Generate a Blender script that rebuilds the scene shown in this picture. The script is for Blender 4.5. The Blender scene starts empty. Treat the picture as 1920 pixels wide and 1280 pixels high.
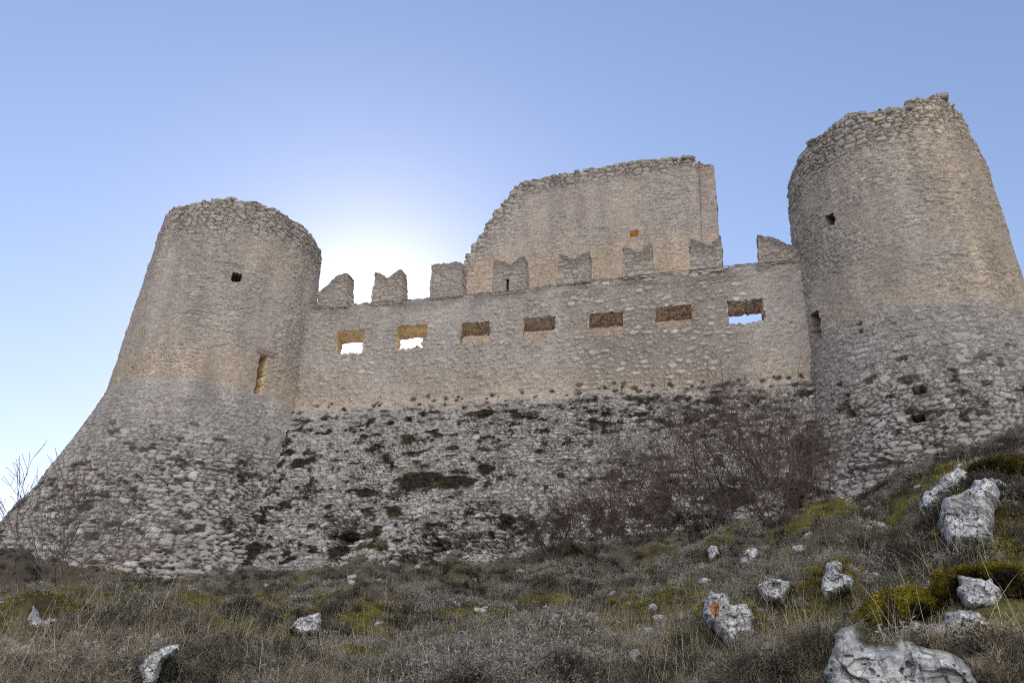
import bpy, math
import numpy as np
from mathutils import Matrix, Vector

scn = bpy.context.scene
COL = scn.collection
rng = np.random.default_rng(7)

# ---------------------------------------------------------------- camera
PITCH, ROLL, EYE, FPX = math.radians(24.0), math.radians(2.0), 1.6, 1387.0
fw = np.array([0, math.cos(PITCH), math.sin(PITCH)])
_u = np.array([0, -math.sin(PITCH), math.cos(PITCH)])
_r = np.array([1.0, 0, 0])
rt = math.cos(ROLL) * _r + math.sin(ROLL) * _u
up = math.cos(ROLL) * _u - math.sin(ROLL) * _r
CAM = np.array([0, 0, EYE])
cam = bpy.data.objects.new('camera', bpy.data.cameras.new('camera'))
COL.objects.link(cam)
cam.matrix_world = Matrix(((rt[0], up[0], -fw[0], 0), (rt[1], up[1], -fw[1], 0), (rt[2], up[2], -fw[2], EYE), (0, 0, 0, 1)))
cam.data.lens = 36.0 * FPX / 1920
cam.data.sensor_width = 36.0
cam.data.clip_end = 9000
cam.data.clip_start = 0.05
scn.camera = cam

def ray(x, y):
    d = fw * FPX + rt * (x - 960) - up * (y - 640)
    return d / np.linalg.norm(d)
def at_dist(x, y, dist):                        # point on the sight line at a horizontal distance
    d = ray(x, y)
    return CAM + d * dist / math.hypot(d[0], d[1])

# ---------------------------------------------------------------- sky, sun, exposure
SUN_AZ, SUN_EL = math.radians(-11.6), math.radians(24.1)
SKY_FILL = 7.8; AUREOLE = 7.0; AUREOLE_DEG = 4.0
world = bpy.data.worlds.new('World'); scn.world = world
world.use_nodes = True
wn = world.node_tree; wn.nodes.clear()
sky = wn.nodes.new('ShaderNodeTexSky'); sky.sky_type = 'NISHITA'
sky.sun_disc = False; sky.sun_elevation = SUN_EL; sky.sun_rotation = SUN_AZ
sky.altitude = 1400; sky.air_density = 1.0; sky.dust_density = 0.2; sky.ozone_density = 2.0
bg = wn.nodes.new('ShaderNodeBackground'); bg.inputs['Strength'].default_value = 0.12
wo = wn.nodes.new('ShaderNodeOutputWorld')
tint_ = wn.nodes.new('ShaderNodeVectorMath'); tint_.operation = 'MULTIPLY'; tint_.inputs[1].default_value = (1.16, 1.05, 1.08)
# tone curve on the sky colour: the bright band near the horizon rolls off
ro1 = wn.nodes.new('ShaderNodeVectorMath'); ro1.operation = 'MULTIPLY_ADD'; ro1.inputs[1].default_value = (.06, .075, .07); ro1.inputs[2].default_value = (.88, .88, .88)
ro2 = wn.nodes.new('ShaderNodeVectorMath'); ro2.operation = 'DIVIDE'
wn.links.new(sky.outputs[0], ro1.inputs[0]); wn.links.new(sky.outputs[0], ro2.inputs[0]); wn.links.new(ro1.outputs[0], ro2.inputs[1])
wn.links.new(ro2.outputs[0], tint_.inputs[0])
# added sky fill: unseen bright patch behind the camera to light the walls
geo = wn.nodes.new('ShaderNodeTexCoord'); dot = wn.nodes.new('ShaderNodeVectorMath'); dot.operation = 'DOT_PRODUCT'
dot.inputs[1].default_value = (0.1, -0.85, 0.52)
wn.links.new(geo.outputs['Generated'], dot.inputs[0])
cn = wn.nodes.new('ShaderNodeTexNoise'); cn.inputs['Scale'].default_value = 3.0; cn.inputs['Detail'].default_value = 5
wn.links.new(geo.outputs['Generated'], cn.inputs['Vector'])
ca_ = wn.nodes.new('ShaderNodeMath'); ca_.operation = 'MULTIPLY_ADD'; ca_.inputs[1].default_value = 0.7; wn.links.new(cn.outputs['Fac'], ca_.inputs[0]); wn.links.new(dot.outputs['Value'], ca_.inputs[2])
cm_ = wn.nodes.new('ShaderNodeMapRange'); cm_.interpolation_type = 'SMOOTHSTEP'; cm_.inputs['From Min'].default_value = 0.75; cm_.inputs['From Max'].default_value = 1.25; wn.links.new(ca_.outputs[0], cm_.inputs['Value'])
cl_ = wn.nodes.new('ShaderNodeVectorMath'); cl_.operation = 'SCALE'; cl_.inputs[0].default_value = (SKY_FILL, SKY_FILL * .92, SKY_FILL * .80); wn.links.new(cm_.outputs[0], cl_.inputs['Scale'])
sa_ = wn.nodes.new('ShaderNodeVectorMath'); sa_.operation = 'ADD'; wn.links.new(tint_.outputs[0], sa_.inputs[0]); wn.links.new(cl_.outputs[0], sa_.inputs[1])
# bright aureole close round the sun
d2 = wn.nodes.new('ShaderNodeVectorMath'); d2.operation = 'DOT_PRODUCT'; d2.inputs[1].default_value = (math.sin(SUN_AZ) * math.cos(SUN_EL), math.cos(SUN_AZ) * math.cos(SUN_EL), math.sin(SUN_EL))
wn.links.new(geo.outputs['Generated'], d2.inputs[0])
def wmath(op, a, b):
    q = wn.nodes.new('ShaderNodeMath'); q.operation = op
    for k, v in enumerate((a, b)):
        if v is None: continue
        if isinstance(v, float): q.inputs[k].default_value = v
        else: wn.links.new(v, q.inputs[k])
    return q.outputs[0]
au = wmath('EXPONENT', wmath('MULTIPLY', wmath('ARCCOSINE', wmath('MINIMUM', d2.outputs['Value'], 1.0), None), -1 / math.radians(AUREOLE_DEG)), None)
au = wmath('MULTIPLY', au, AUREOLE)
av = wn.nodes.new('ShaderNodeVectorMath'); av.operation = 'SCALE'; av.inputs[0].default_value = (1, .97, .93); wn.links.new(au, av.inputs['Scale'])
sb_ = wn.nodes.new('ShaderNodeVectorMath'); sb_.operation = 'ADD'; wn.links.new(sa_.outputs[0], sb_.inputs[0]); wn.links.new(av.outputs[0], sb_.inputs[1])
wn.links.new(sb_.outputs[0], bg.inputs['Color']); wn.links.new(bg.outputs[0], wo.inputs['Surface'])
sd = bpy.data.lights.new('sun', 'SUN'); sd.energy = 3.5; sd.angle = math.radians(0.5); sd.color = (1, 0.92, 0.8)
sun = bpy.data.objects.new('sun', sd); COL.objects.link(sun)
sv = Vector((math.sin(SUN_AZ) * math.cos(SUN_EL), math.cos(SUN_AZ) * math.cos(SUN_EL), math.sin(SUN_EL)))
sun.rotation_euler = sv.to_track_quat('Z', 'Y').to_euler()
sun.location = (-20, 60, 60)
scn.view_settings.view_transform = 'Standard'; scn.view_settings.look = 'None'
scn.view_settings.exposure = 0.92; scn.view_settings.gamma = 1.0
scn.cycles.filter_width = 1.1; scn.cycles.use_denoising = False
scn.cycles.max_bounces = 8; scn.cycles.diffuse_bounces = 4

# ---------------------------------------------------------------- noise helpers (numpy)
def h32(*a, seed=0):
    x = np.full(np.shape(a[0]), (seed * 2654435761 + 12345) & 0xffffffff, np.uint32)
    for k in a:
        x = (x ^ k.astype(np.int64).astype(np.uint32)) * np.uint32(2246822519)
        x ^= x >> np.uint32(13); x *= np.uint32(3266489917); x ^= x >> np.uint32(16)
    return x.astype(np.float64) / 4294967296.0
def vnoise(x, y, seed=0):
    xi, yi = np.floor(x), np.floor(y); fx, fy = x - xi, y - yi
    fx = fx * fx * (3 - 2 * fx); fy = fy * fy * (3 - 2 * fy)
    a = h32(xi, yi, seed=seed); b = h32(xi + 1, yi, seed=seed); c = h32(xi, yi + 1, seed=seed); d = h32(xi + 1, yi + 1, seed=seed)
    return (a * (1 - fx) + b * fx) * (1 - fy) + (c * (1 - fx) + d * fx) * fy
def fbm(x, y, seed=0, o=4):
    s = 0; a = 0.5; t = 0
    for k in range(o):
        s = s + a * vnoise(x * 2 ** k + 17.3 * k, y * 2 ** k + 5.1 * k, seed + k); t += a; a *= 0.5
    return s / t
def vnoise3(x, y, z, seed=0):
    xi, yi, zi = np.floor(x), np.floor(y), np.floor(z); f = [x - xi, y - yi, z - zi]
    f = [q * q * (3 - 2 * q) for q in f]; r = 0
    for i in (0, 1):
        for j in (0, 1):
            for k in (0, 1):
                r = r + h32(xi + i, yi + j, zi + k, seed=seed) * (f[0] if i else 1 - f[0]) * (f[1] if j else 1 - f[1]) * (f[2] if k else 1 - f[2])
    return r
def fbm3(p, seed=0, o=4):
    s = 0; a = 0.5; t = 0
    for k in range(o):
        q = p * 2 ** k + 7.7 * k
        s = s + a * vnoise3(q[..., 0], q[..., 1], q[..., 2], seed + k); t += a; a *= 0.5
    return s / t
def sst(a, b, x):
    t = np.clip((x - a) / (b - a), 0, 1); return t * t * (3 - 2 * t)
def mix(a, b, t): return a * (1 - t) + b * t
def stones(u, v, w, h, seed=0, jit=0.85):
    """rubble pattern: edge distance (0 joint .. 1), random id, second id, local tilt"""
    x = u / w + 0.35 * (fbm(u / 1.1, v / 1.1, seed + 50, 2) - 0.5); y = v / h + 0.9 * (fbm(u / 1.7, v / 1.7, seed + 60, 2) - 0.5)
    yi = np.floor(y)
    F1 = np.full(u.shape, 9.0); F2 = F1.copy(); R = np.zeros(u.shape); R2 = R.copy(); TX = R.copy(); TY = R.copy()
    for dj in (-1, 0, 1):
        cj = yi + dj; off = h32(cj, cj * 0, seed=seed + 9); xi = np.floor(x + off)
        for di in (-1, 0, 1):
            ci = xi + di
            px = ci - off + 0.5 + jit * (h32(ci, cj, seed=seed) - 0.5); py = cj + 0.5 + 0.75 * jit * (h32(ci, cj, seed=seed + 1) - 0.5)
            dx, dy = x - px, y - py; d = (np.abs(dx) ** 2.4 + np.abs(dy) ** 2.4) ** (1 / 2.4)
            n = d < F1
            F2 = np.where(n, F1, np.minimum(F2, d))
            R = np.where(n, h32(ci, cj, seed=seed + 2), R); R2 = np.where(n, h32(ci, cj, seed=seed + 3), R2)
            TX = np.where(n, dx, TX); TY = np.where(n, dy, TY); F1 = np.where(n, d, F1)
    return np.clip(F2 - F1, 0, 1), R, R2, TX * (R - 0.5) + TY * (R2 - 0.5)

def stones2(u, v, w, h, seed=0, share=.5):
    """as stones(), with part of the stones broken up into smaller ones"""
    a = stones(u, v, w, h, seed); b = stones(u, v, w * .5, h * .52, seed + 11, .95); s = h32(np.floor(a[1] * 997), np.floor(a[2] * 997), seed=3) < share
    return np.where(s, np.minimum(a[0] * 1.2, b[0]), a[0]), np.where(s, b[1], a[1]), np.where(s, b[2], a[2]), np.where(s, b[3] * .8, a[3])

# ---------------------------------------------------------------- mesh helpers
def link(o, parent=None, label=None, cat=None, group=None, kind=None):
    COL.objects.link(o)
    if parent is not None: o.parent = parent
    if label: o['label'] = label
    if cat: o['category'] = cat
    if group: o['group'] = group
    if kind: o['kind'] = kind
    return o
def npmesh(name, V, Fq, mat, smooth=True, attrs=None, T=None):
    """V (n,3); Fq (m,4) quads; T (k,3) triangles"""
    me = bpy.data.meshes.new(name)
    V = np.asarray(V, np.float32); Fq = np.asarray(Fq, np.int32).reshape(-1, 4)
    T = np.zeros((0, 3), np.int32) if T is None else np.asarray(T, np.int32).reshape(-1, 3)
    me.vertices.add(len(V)); me.vertices.foreach_set('co', V.ravel())
    nl = Fq.size + T.size
    me.loops.add(nl); me.loops.foreach_set('vertex_index', np.concatenate([Fq.ravel(), T.ravel()]))
    npoly = len(Fq) + len(T); me.polygons.add(npoly)
    me.polygons.foreach_set('loop_start', np.concatenate([np.arange(len(Fq)) * 4, Fq.size + np.arange(len(T)) * 3]).astype(np.int32))
    me.polygons.foreach_set('use_smooth', np.full(npoly, smooth))
    for k, a in (attrs or {}).items():
        a = np.asarray(a, np.float32)
        if a.ndim == 2:
            at = me.color_attributes.new(k, 'FLOAT_COLOR', 'POINT')
            at.data.foreach_set('color', np.concatenate([a, np.ones((len(a), 1), np.float32)], 1).ravel())
        else:
            me.attributes.new(k, 'FLOAT', 'POINT').data.foreach_set('value', a)
    me.update(calc_edges=True); me.validate()
    if mat: me.materials.append(mat)
    return bpy.data.objects.new(name, me)

# ---------------------------------------------------------------- materials
def mat_new(name):
    m = bpy.data.materials.new(name); m.use_nodes = True; nt = m.node_tree; nt.nodes.clear()
    out = nt.nodes.new('ShaderNodeOutputMaterial'); b = nt.nodes.new('ShaderNodeBsdfPrincipled')
    b.inputs['Roughness'].default_value = 0.92; b.inputs['Specular IOR Level'].default_value = 0.2
    nt.links.new(b.outputs[0], out.inputs[0]); return m, nt, b
def stone_mat(name, scale=1.0, contrast=0.35, bump=0.5, dist=0.03):
    """colour from the 'tint' attribute (stone and mortar colours), broken up by fine noise"""
    m, nt, b = mat_new(name); N = nt.nodes; L = nt.links
    at = N.new('ShaderNodeAttribute'); at.attribute_name = 'tint'
    tc = N.new('ShaderNodeNewGeometry')
    n1 = N.new('ShaderNodeTexNoise'); n1.inputs['Scale'].default_value = 14 * scale; n1.inputs['Detail'].default_value = 8; n1.inputs['Roughness'].default_value = 0.7
    n2 = N.new('ShaderNodeTexNoise'); n2.inputs['Scale'].default_value = 55 * scale; n2.inputs['Detail'].default_value = 4
    v = N.new('ShaderNodeTexVoronoi'); v.inputs['Scale'].default_value = 11 * scale; v.feature = 'DISTANCE_TO_EDGE'
    for q in (n1, n2, v): L.new(tc.outputs['Position'], q.inputs['Vector'])
    mr = N.new('ShaderNodeMapRange'); mr.inputs['From Min'].default_value = 0.3; mr.inputs['From Max'].default_value = 0.7
    mr.inputs['To Min'].default_value = 1 - contrast; mr.inputs['To Max'].default_value = 1 + contrast
    L.new(n1.outputs['Fac'], mr.inputs['Value'])
    mu = N.new('ShaderNodeVectorMath'); mu.operation = 'SCALE'
    L.new(at.outputs['Color'], mu.inputs[0]); L.new(mr.outputs[0], mu.inputs['Scale'])
    L.new(mu.outputs[0], b.inputs['Base Color'])
    ad = N.new('ShaderNodeMath'); ad.operation = 'ADD'; L.new(n1.outputs['Fac'], ad.inputs[0])
    m2 = N.new('ShaderNodeMath'); m2.operation = 'MULTIPLY_ADD'; L.new(n2.outputs['Fac'], m2.inputs[0]); m2.inputs[1].default_value = 0.35
    vm = N.new('ShaderNodeMath'); vm.operation = 'MINIMUM'; L.new(v.outputs['Distance'], vm.inputs[0]); vm.inputs[1].default_value = 0.12
    v2 = N.new('ShaderNodeMath'); v2.operation = 'MULTIPLY'; L.new(vm.outputs[0], v2.inputs[0]); v2.inputs[1].default_value = 2.0
    L.new(v2.outputs[0], m2.inputs[2]); L.new(m2.outputs[0], ad.inputs[1])
    bp = N.new('ShaderNodeBump'); bp.inputs['Strength'].default_value = bump; bp.inputs['Distance'].default_value = dist
    L.new(ad.outputs[0], bp.inputs['Height']); L.new(bp.outputs[0], b.inputs['Normal'])
    return m
M_STONE = stone_mat('rubble_masonry', 1.0, .45, .9, .04)
M_REVEAL = stone_mat('window_stone', 0.8, 0.3, 0.6)
M_ROCK = stone_mat('limestone', 2.6, 0.5, 1.0, 0.02)
M_SOIL = stone_mat('hillside_soil', 2.0, 0.5, 0.8)
M_MOSS = stone_mat('moss', 4.0, 0.55, 1.0, 0.03)
def plant_mat(name, c1, c2, c3=None, trans=0.25):
    m, nt, b = mat_new(name); N = nt.nodes; L = nt.links
    oi = N.new('ShaderNodeObjectInfo'); rp = N.new('ShaderNodeValToRGB')
    e = rp.color_ramp.elements; e[0].color = (*c1, 1); e[1].color = (*c2, 1)
    if c3: q = e.new(0.5); q.color = (*c3, 1)
    L.new(oi.outputs['Random'], rp.inputs[0])
    g = N.new('ShaderNodeNewGeometry'); n = N.new('ShaderNodeTexNoise'); n.inputs['Scale'].default_value = 25
    L.new(g.outputs['Position'], n.inputs['Vector'])
    mr = N.new('ShaderNodeMapRange'); mr.inputs['To Min'].default_value = 0.5; mr.inputs['To Max'].default_value = 1.5
    L.new(n.outputs['Fac'], mr.inputs['Value'])
    mu = N.new('ShaderNodeVectorMath'); mu.operation = 'SCALE'; L.new(rp.outputs[0], mu.inputs[0]); L.new(mr.outputs[0], mu.inputs['Scale'])
    L.new(mu.outputs[0], b.inputs['Base Color'])
    if trans:
        tr = N.new('ShaderNodeBsdfTranslucent'); L.new(mu.outputs[0], tr.inputs['Color'])
        ms = N.new('ShaderNodeMixShader'); ms.inputs[0].default_value = trans
        out = [x for x in N if x.type == 'OUTPUT_MATERIAL'][0]
        L.new(b.outputs[0], ms.inputs[1]); L.new(tr.outputs[0], ms.inputs[2]); L.new(ms.outputs[0], out.inputs[0])
    return m

# ---------------------------------------------------------------- masonry slabs
C_ = lambda *a: np.array(a, float)
GREY, TAN, CREAM, WHITE = C_(.36, .335, .31), C_(.425, .368, .306), C_(.47, .415, .355), C_(.60, .58, .545)
MORT_T, MORT_D, MOSS_D, MOSS_G = C_(.375, .325, .276), C_(.085, .075, .065), C_(.030, .026, .018), C_(.075, .066, .022)
def M3(a): return np.asarray(a)[..., None]

def dirs_slab(name, us, zs, cellmask, mapf, disp, tint, T, parent=None, holes=(), nd=5, wob=0.035, seed=0, back=True, top_extra=None, revtint=None, backstep=1):
    """a thick masonry sheet on a (u,z) grid: front face displaced by disp, back face at depth T,
    rims along every edge of cellmask; rims of the holes come back as meshes of their own"""
    nu, nz = len(us), len(zs)
    U, Z = np.meshgrid(us, zs, indexing='ij')
    du = (fbm(U * 7, Z * 7, seed + 70, 2) - 0.5) * 2 * wob; dz = (fbm(U * 7, Z * 7, seed + 80, 2) - 0.5) * 2 * wob
    # only wobble the vertices on mask borders
    cm = np.zeros((nu + 1, nz + 1), bool); cm[1:nu, 1:nz] = cellmask
    full = cm[:-1, :-1] & cm[1:, :-1] & cm[:-1, 1:] & cm[1:, 1:]
    anyc = cm[:-1, :-1] | cm[1:, :-1] | cm[:-1, 1:] | cm[1:, 1:]
    border = anyc & ~full
    du = du * 1.3; dz = dz * 1.3
    Uf, Zf = U + du * border, Z + dz * border
    idx = -np.ones((nu, nz), int); idx[anyc] = np.arange(anyc.sum())
    P = mapf(Uf[anyc], Zf[anyc], -disp[anyc])
    col = tint[anyc]
    i, j = np.nonzero(cellmask)
    F = np.stack([idx[i, j], idx[i + 1, j], idx[i + 1, j + 1], idx[i, j + 1]], 1)
    V = [P]; C = [col]; FF = [F]; n = len(P)
    if back:
        Pb = mapf(Uf[anyc], Zf[anyc], np.full(anyc.sum(), T) + 0.05 * (fbm(Uf[anyc] * 4, Zf[anyc] * 4, seed + 5) - 0.5))
        V.append(Pb); C.append(col); FF.append(F[:, ::-1] + n); n += len(Pb)
    # borders
    E = []
    c = cm  # padded cells: cell (i,j) is c[i+1,j+1]
    I, J = np.nonzero(cellmask)
    for (di, dj, a, b) in ((-1, 0, (0, 1), (0, 0)), (1, 0, (1, 0), (1, 1)), (0, -1, (0, 0), (1, 0)), (0, 1, (1, 1), (0, 1))):
        s = ~c[I + 1 + di, J + 1 + dj]
        E.append(np.stack([I[s] + a[0], J[s] + a[1], I[s] + b[0], J[s] + b[1]], 1))
    E = np.concatenate(E)
    mu_ = (us[E[:, 0]] + us[E[:, 2]]) / 2; mz_ = (zs[E[:, 1]] + zs[E[:, 3]]) / 2
    tag = -np.ones(len(E), int)
    for k, hrect in enumerate(holes):
        m = (mu_ > hrect[0]) & (mu_ < hrect[1]) & (mz_ > hrect[2]) & (mz_ < hrect[3]); tag[m] = k
    out = []
    for k in [-1] + list(range(len(holes))):
        e = E[tag == k]
        if not len(e): continue
        flat = np.concatenate([e[:, 0] * nz + e[:, 1], e[:, 2] * nz + e[:, 3]])
        uq, inv = np.unique(flat, return_inverse=True); m = len(uq); ne = len(e)
        ui, uj = uq // nz, uq % nz
        uu, zz = Uf[ui, uj], Zf[ui, uj]; d0 = -disp[ui, uj]
        VV = []; CC = []
        # 2-d outward direction used to roughen the rim
        for s in range(nd + 1):
            t = s / nd; dep = d0 * (1 - t) + T * t
            a = 0.0 if s == 0 else (0.10 if name == 'curtain_wall' else .05)
            w1 = (vnoise(uu * 5 + 3, dep * 5 + zz * 5, seed + 31) - 0.5) * a; w2 = (vnoise(uu * 5 + 9, dep * 5 - zz * 5, seed + 32) - 0.5) * a
            if s == nd: w1 = w1 * 0; w2 = w2 * 0
            VV.append(mapf(uu + w1, zz + w2, dep))
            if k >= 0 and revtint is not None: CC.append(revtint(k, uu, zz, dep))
            else: CC.append(tint[ui, uj] * (0.85 + 0.3 * M3(vnoise(uu * 6, dep * 6 + zz, seed + 33))))
        VV = np.concatenate(VV); CC = np.concatenate(CC)
        a_, b_ = inv[:ne], inv[ne:]
        Q = [np.stack([b_ + s * m, a_ + s * m, a_ + (s + 1) * m, b_ + (s + 1) * m], 1) for s in range(nd)]
        Q = np.concatenate(Q)
        if k == -1:
            V.append(VV); C.append(CC); FF.append(Q + n); n += len(VV)
        else: out.append((k, VV, Q, CC))
    if top_extra is not None:
        for (tv, tf, tcl) in top_extra:
            V.append(tv); C.append(tcl); FF.append(tf + n); n += len(tv)
    o = npmesh(name, np.concatenate(V), np.concatenate(FF), M_STONE, True, {'tint': np.concatenate(C)})
    rev = []
    for (k, VV, Q, CC) in out:
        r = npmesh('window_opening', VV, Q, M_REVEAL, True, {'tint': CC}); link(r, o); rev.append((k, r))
    return o, rev

# a lumpy stone as quad sphere
def _cube_sphere(n):
    V = {}; F = []; L = []
    def vid(p):
        key = tuple(np.round(p, 5))
        if key not in V: V[key] = len(L); L.append(p)
        return V[key]
    g = np.linspace(-1, 1, n + 1)
    for ax in range(3):
        for s in (-1, 1):
            for i in range(n):
                for j in range(n):
                    q = []
                    for (a, b) in ((i, j), (i + 1, j), (i + 1, j + 1), (i, j + 1)):
                        p = np.zeros(3); p[ax] = s; p[(ax + 1) % 3] = g[a]; p[(ax + 2) % 3] = g[b]; q.append(vid(p))
                    F.append(q if s > 0 else q[::-1])
    P = np.array(L); P = P / np.linalg.norm(P, axis=1, keepdims=True) ** 0.65
    return P, np.array(F)
CS4, CS4F = _cube_sphere(4)
def rubble(pts, size, seed, tcol):
    """small stones sitting at the given points"""
    out = []; r = np.random.default_rng(seed)
    for p in pts:
        s = size * r.uniform(0.55, 1.25) * np.array([r.uniform(.8, 1.4), r.uniform(.8, 1.3), r.uniform(.5, .85)])
        v = CS4 * (1 + 0.55 * (fbm3(CS4 * 1.4 + r.uniform(0, 99, 3), 3, 2) - 0.5)[:, None]) * s
        a = r.uniform(0, 6.28); c, q = math.cos(a), math.sin(a)
        v = v @ np.array([[c, -q, 0], [q, c, 0], [0, 0, 1]]).T
        out.append((v + p, CS4F, np.tile(tcol * r.uniform(.75, 1.2), (len(v), 1))))
    return out

# ---------------------------------------------------------------- curtain wall between the towers
WS = -0.28; WL = math.hypot(1, WS)
udir = np.array([1, WS, 0]) / WL; ndir = np.array([WS, -1, 0]) / WL      # ndir points out, to the camera
def wall_uz(x, y, D=27.0):
    d = ray(x, y); t = D / (d[1] - WS * d[0]); p = CAM + d * t; return p[0] * WL, p[2]
ZR = 11.35
def wmap_D(D):
    o = np.array([0, D, 0])
    return lambda u, z, dep: o + M3(u) * udir - M3(dep) * ndir + M3(z) * np.array([0, 0, 1.])
def talus_off(z): return np.where(z < ZR, 0.58 * (ZR - z), 0.0)
def cw_map(u, z, dep):
    for (w0, w1, w2, w3) in WIN:                 # the openings widen towards the yard
        k = np.clip(1 - np.abs(u - w0) / .6, 0, 1) * sst(w2 - .5, w2 - .2, z) * sst(w3 + .5, w3 + .2, z)
        u = u - .42 * np.clip(dep / 1.3, 0, 1) * k
    f = np.clip(1 - dep / 1.3, 0, None)      # the back face is vertical
    front = talus_off(z) * np.clip(f, 0, 1)
    return np.array([0, 27.0, 0]) + M3(u) * udir - M3(dep - front) * ndir + M3(z) * np.array([0, 0, 1.])
RES = 0.04
us = np.arange(-10.6, 13.4, RES); zs = np.concatenate([np.arange(3.2, ZR, 0.034), np.arange(ZR, 16.3, RES)])
U, Z = np.meshgrid(us, zs, indexing='ij')
ZP = Z.copy(); ZP[Z < ZR] = ZR - (ZR - Z[Z < ZR]) * 1.15      # length down the slope
# windows measured on the wall: (left, right, bottom, top)
WIN_PX = [((626, 665), (684, 617)), ((741, 655), (803, 607)), ((861, 648), (919, 602)), ((981, 640), (1041, 592)),
          ((1105, 630), (1168, 583)), ((1231, 616), (1297, 570)), ((1367, 608), (1431, 560))]
WIN = []
for (a, b) in WIN_PX:
    u0, z0 = wall_uz(*a); u1, z1 = wall_uz(*b); WIN.append((u0, u1, z0, z1))
print('windows', [tuple(round(float(q), 2) for q in w) for w in WIN])
PARPX = [(560, 573), (585, 570), (640, 572), (695, 566), (800, 558), (870, 551), (985, 541), (1045, 530), (1110, 524), (1230, 513), (1296, 508), (1356, 500), (1423, 491), (1520, 482)]
pu, pz = np.array([wall_uz(*p) for p in PARPX]).T
cu, cz = (us[:-1] + us[1:]) / 2, (zs[:-1] + zs[1:]) / 2
CU, CZ = np.meshgrid(cu, cz, indexing='ij')
def step_noise(u, w, seed): i = np.floor(u / w + 0.4 * vnoise(u * 3, u * 0, seed)); return h32(i, i * 0, seed=seed)
mask = CZ < np.interp(CU, pu, pz) - 0.02 + 0.09 * (step_noise(CU, 0.22, 4) - 0.5)
for k, (u0, u1, z0, z1) in enumerate(WIN):
    e = 0.05 * (fbm(CU * 6, CZ * 6, 11 + k, 3) - 0.5) * 2
    er = e * 2.2
    inside = (CU > u0 + e) & (CU < u1 + e) & (CZ > z0 + er) & (CZ < z1 + e)
    mask &= ~inside
holes = [(a - .2, b + .2, c - .25, d + .2) for a, b, c, d in WIN]
# masonry of the curtain: mortared above the ring, bare weathered rubble on the talus
tal = sst(ZR + 0.2, ZR - 0.9, ZP + 1.1 * (fbm(U / 0.7, ZP / 0.5, 21, 5) - 0.5))
e1, r1, q1, t1 = stones2(U, ZP, 0.38, 0.21, 1, .7)
e2, r2, q2, t2 = stones2(U, ZP, 0.30, 0.16, 5, .75)
wide = fbm(U / 2.6, ZP / 2.0, 8, 4)
plas = sst(0.36, 0.62, wide + 0.25 * (fbm(U / 0.5, ZP / 0.5, 14, 3) - 0.5)) * (1 - tal)       # plaster left over the stones
# bare stones start right of the 4th window as in the ruin
bare = sst(1.5, 3.2, U + 0.8 * (fbm(U, ZP, 19) - 0.5)) * sst(9.5, 8.3, U) * (1 - tal)
emb = sst(0.16, 0.34, e1 + 0.10 * (fbm(U * 5, ZP * 5, 12, 2) - 0.5) - 0.16 * (1 - r1))
keepst = (r1 > 0.25)
up_h = emb * keepst * (0.03 + 0.035 * r1) * (1 - 0.8 * plas * (1 - bare)) + 0.03 * (fbm(U * 3.3, ZP * 3.3, 13, 4) - 0.5) + 0.03 * (fbm(U * 8, ZP * 13, 15, 2) - 0.5)
cav = sst(0.60, 0.72, fbm(U / 0.55, ZP / 0.3, 23, 4)) * sst(ZR - 3.5, ZR - 0.5, ZP) * 0.6
low = sst(ZR - 2, 5, Z)
big = fbm(U / 1.1, ZP / 0.7, 24, 5)
ta_h = (0.05 + .08 * r2 ** 2) * sst(0.02, 0.22, e2) + 0.12 * t2 + (0.28 + 0.32 * low) * (big - 0.5) + .10 * (fbm(U / .22, ZP / .13, 25, 3) - .5) - 0.25 * cav
disp = mix(up_h, ta_h, tal)
st = mix(mix(M3(r1 * 0 + 1) * TAN * 1.02, GREY * 1.12, M3(sst(.3, .8, r1))), WHITE, M3(sst(.82, .95, q1) * 0.6))
mort = mix(MORT_T, MORT_T * C_(1.0, 1.02, 1.05) * 1.05, M3(plas))
mort = mix(mort, MORT_T * .80, M3(bare)); st = mix(st, mix(GREY * 1.15, WHITE * .9, M3(q1)), M3(bare * .75))
ttop = mix(mort, st, M3(emb * keepst * (1 - 0.75 * plas * (1 - bare))))
ttop = ttop * M3(.82 + .36 * fbm(U / .8, ZP / 2.2, 39, 4)) * M3(.78 + .44 * fbm(U / .14, ZP / .08, 40, 2))
grey = M3(sst(12.3, 13.3, Z + 1.6 * (fbm(U / 1.5, Z / 1.5, 33) - 0.5)) * (1 - sst(1.5, 3, U) * sst(9.5, 8, U)))
ttop = mix(ttop, ttop * C_(.94, .97, 1.01), grey * 0.8)
creamband = M3(sst(ZR + 1.1, ZR + 0.2, Z + 0.9 * (fbm(U / 1.2, Z / .9, 34) - 0.5)))
ttop = mix(ttop, ttop * C_(1.09, 1.06, 1.0), creamband)
darkcap = M3(sst(.45, .62, fbm(U / .7, Z / .5, 35)) * sst(15.1, 15.8, Z)); ttop = mix(ttop, ttop * .62, darkcap * .8)
ts = mix(mix(GREY * .85, GREY * 1.3, M3(r2)), WHITE * .78, M3(sst(.78, .95, q2)))
ts = ts * M3(.75 + .5 * fbm(U / .9, ZP / .6, 45, 5))
gap = M3(np.clip(sst(0.24, 0.05, e2) + .8 * sst(.58, .68, fbm(U / .2, ZP / .09, 46, 3)), 0, 1))
calm = M3(sst(0.5, -3.5, U + .8 * (fbm(U, Z, 47) - .5)) * sst(7.0, 9.5, Z))
ts = mix(ts, mix(ts, GREY * 1.02, .6), calm)
ts = mix(ts, MORT_D, gap * (0.62 - .42 * calm))
mpn = fbm(U / 0.42 + 3, ZP / 0.22, 27, 5)
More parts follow.
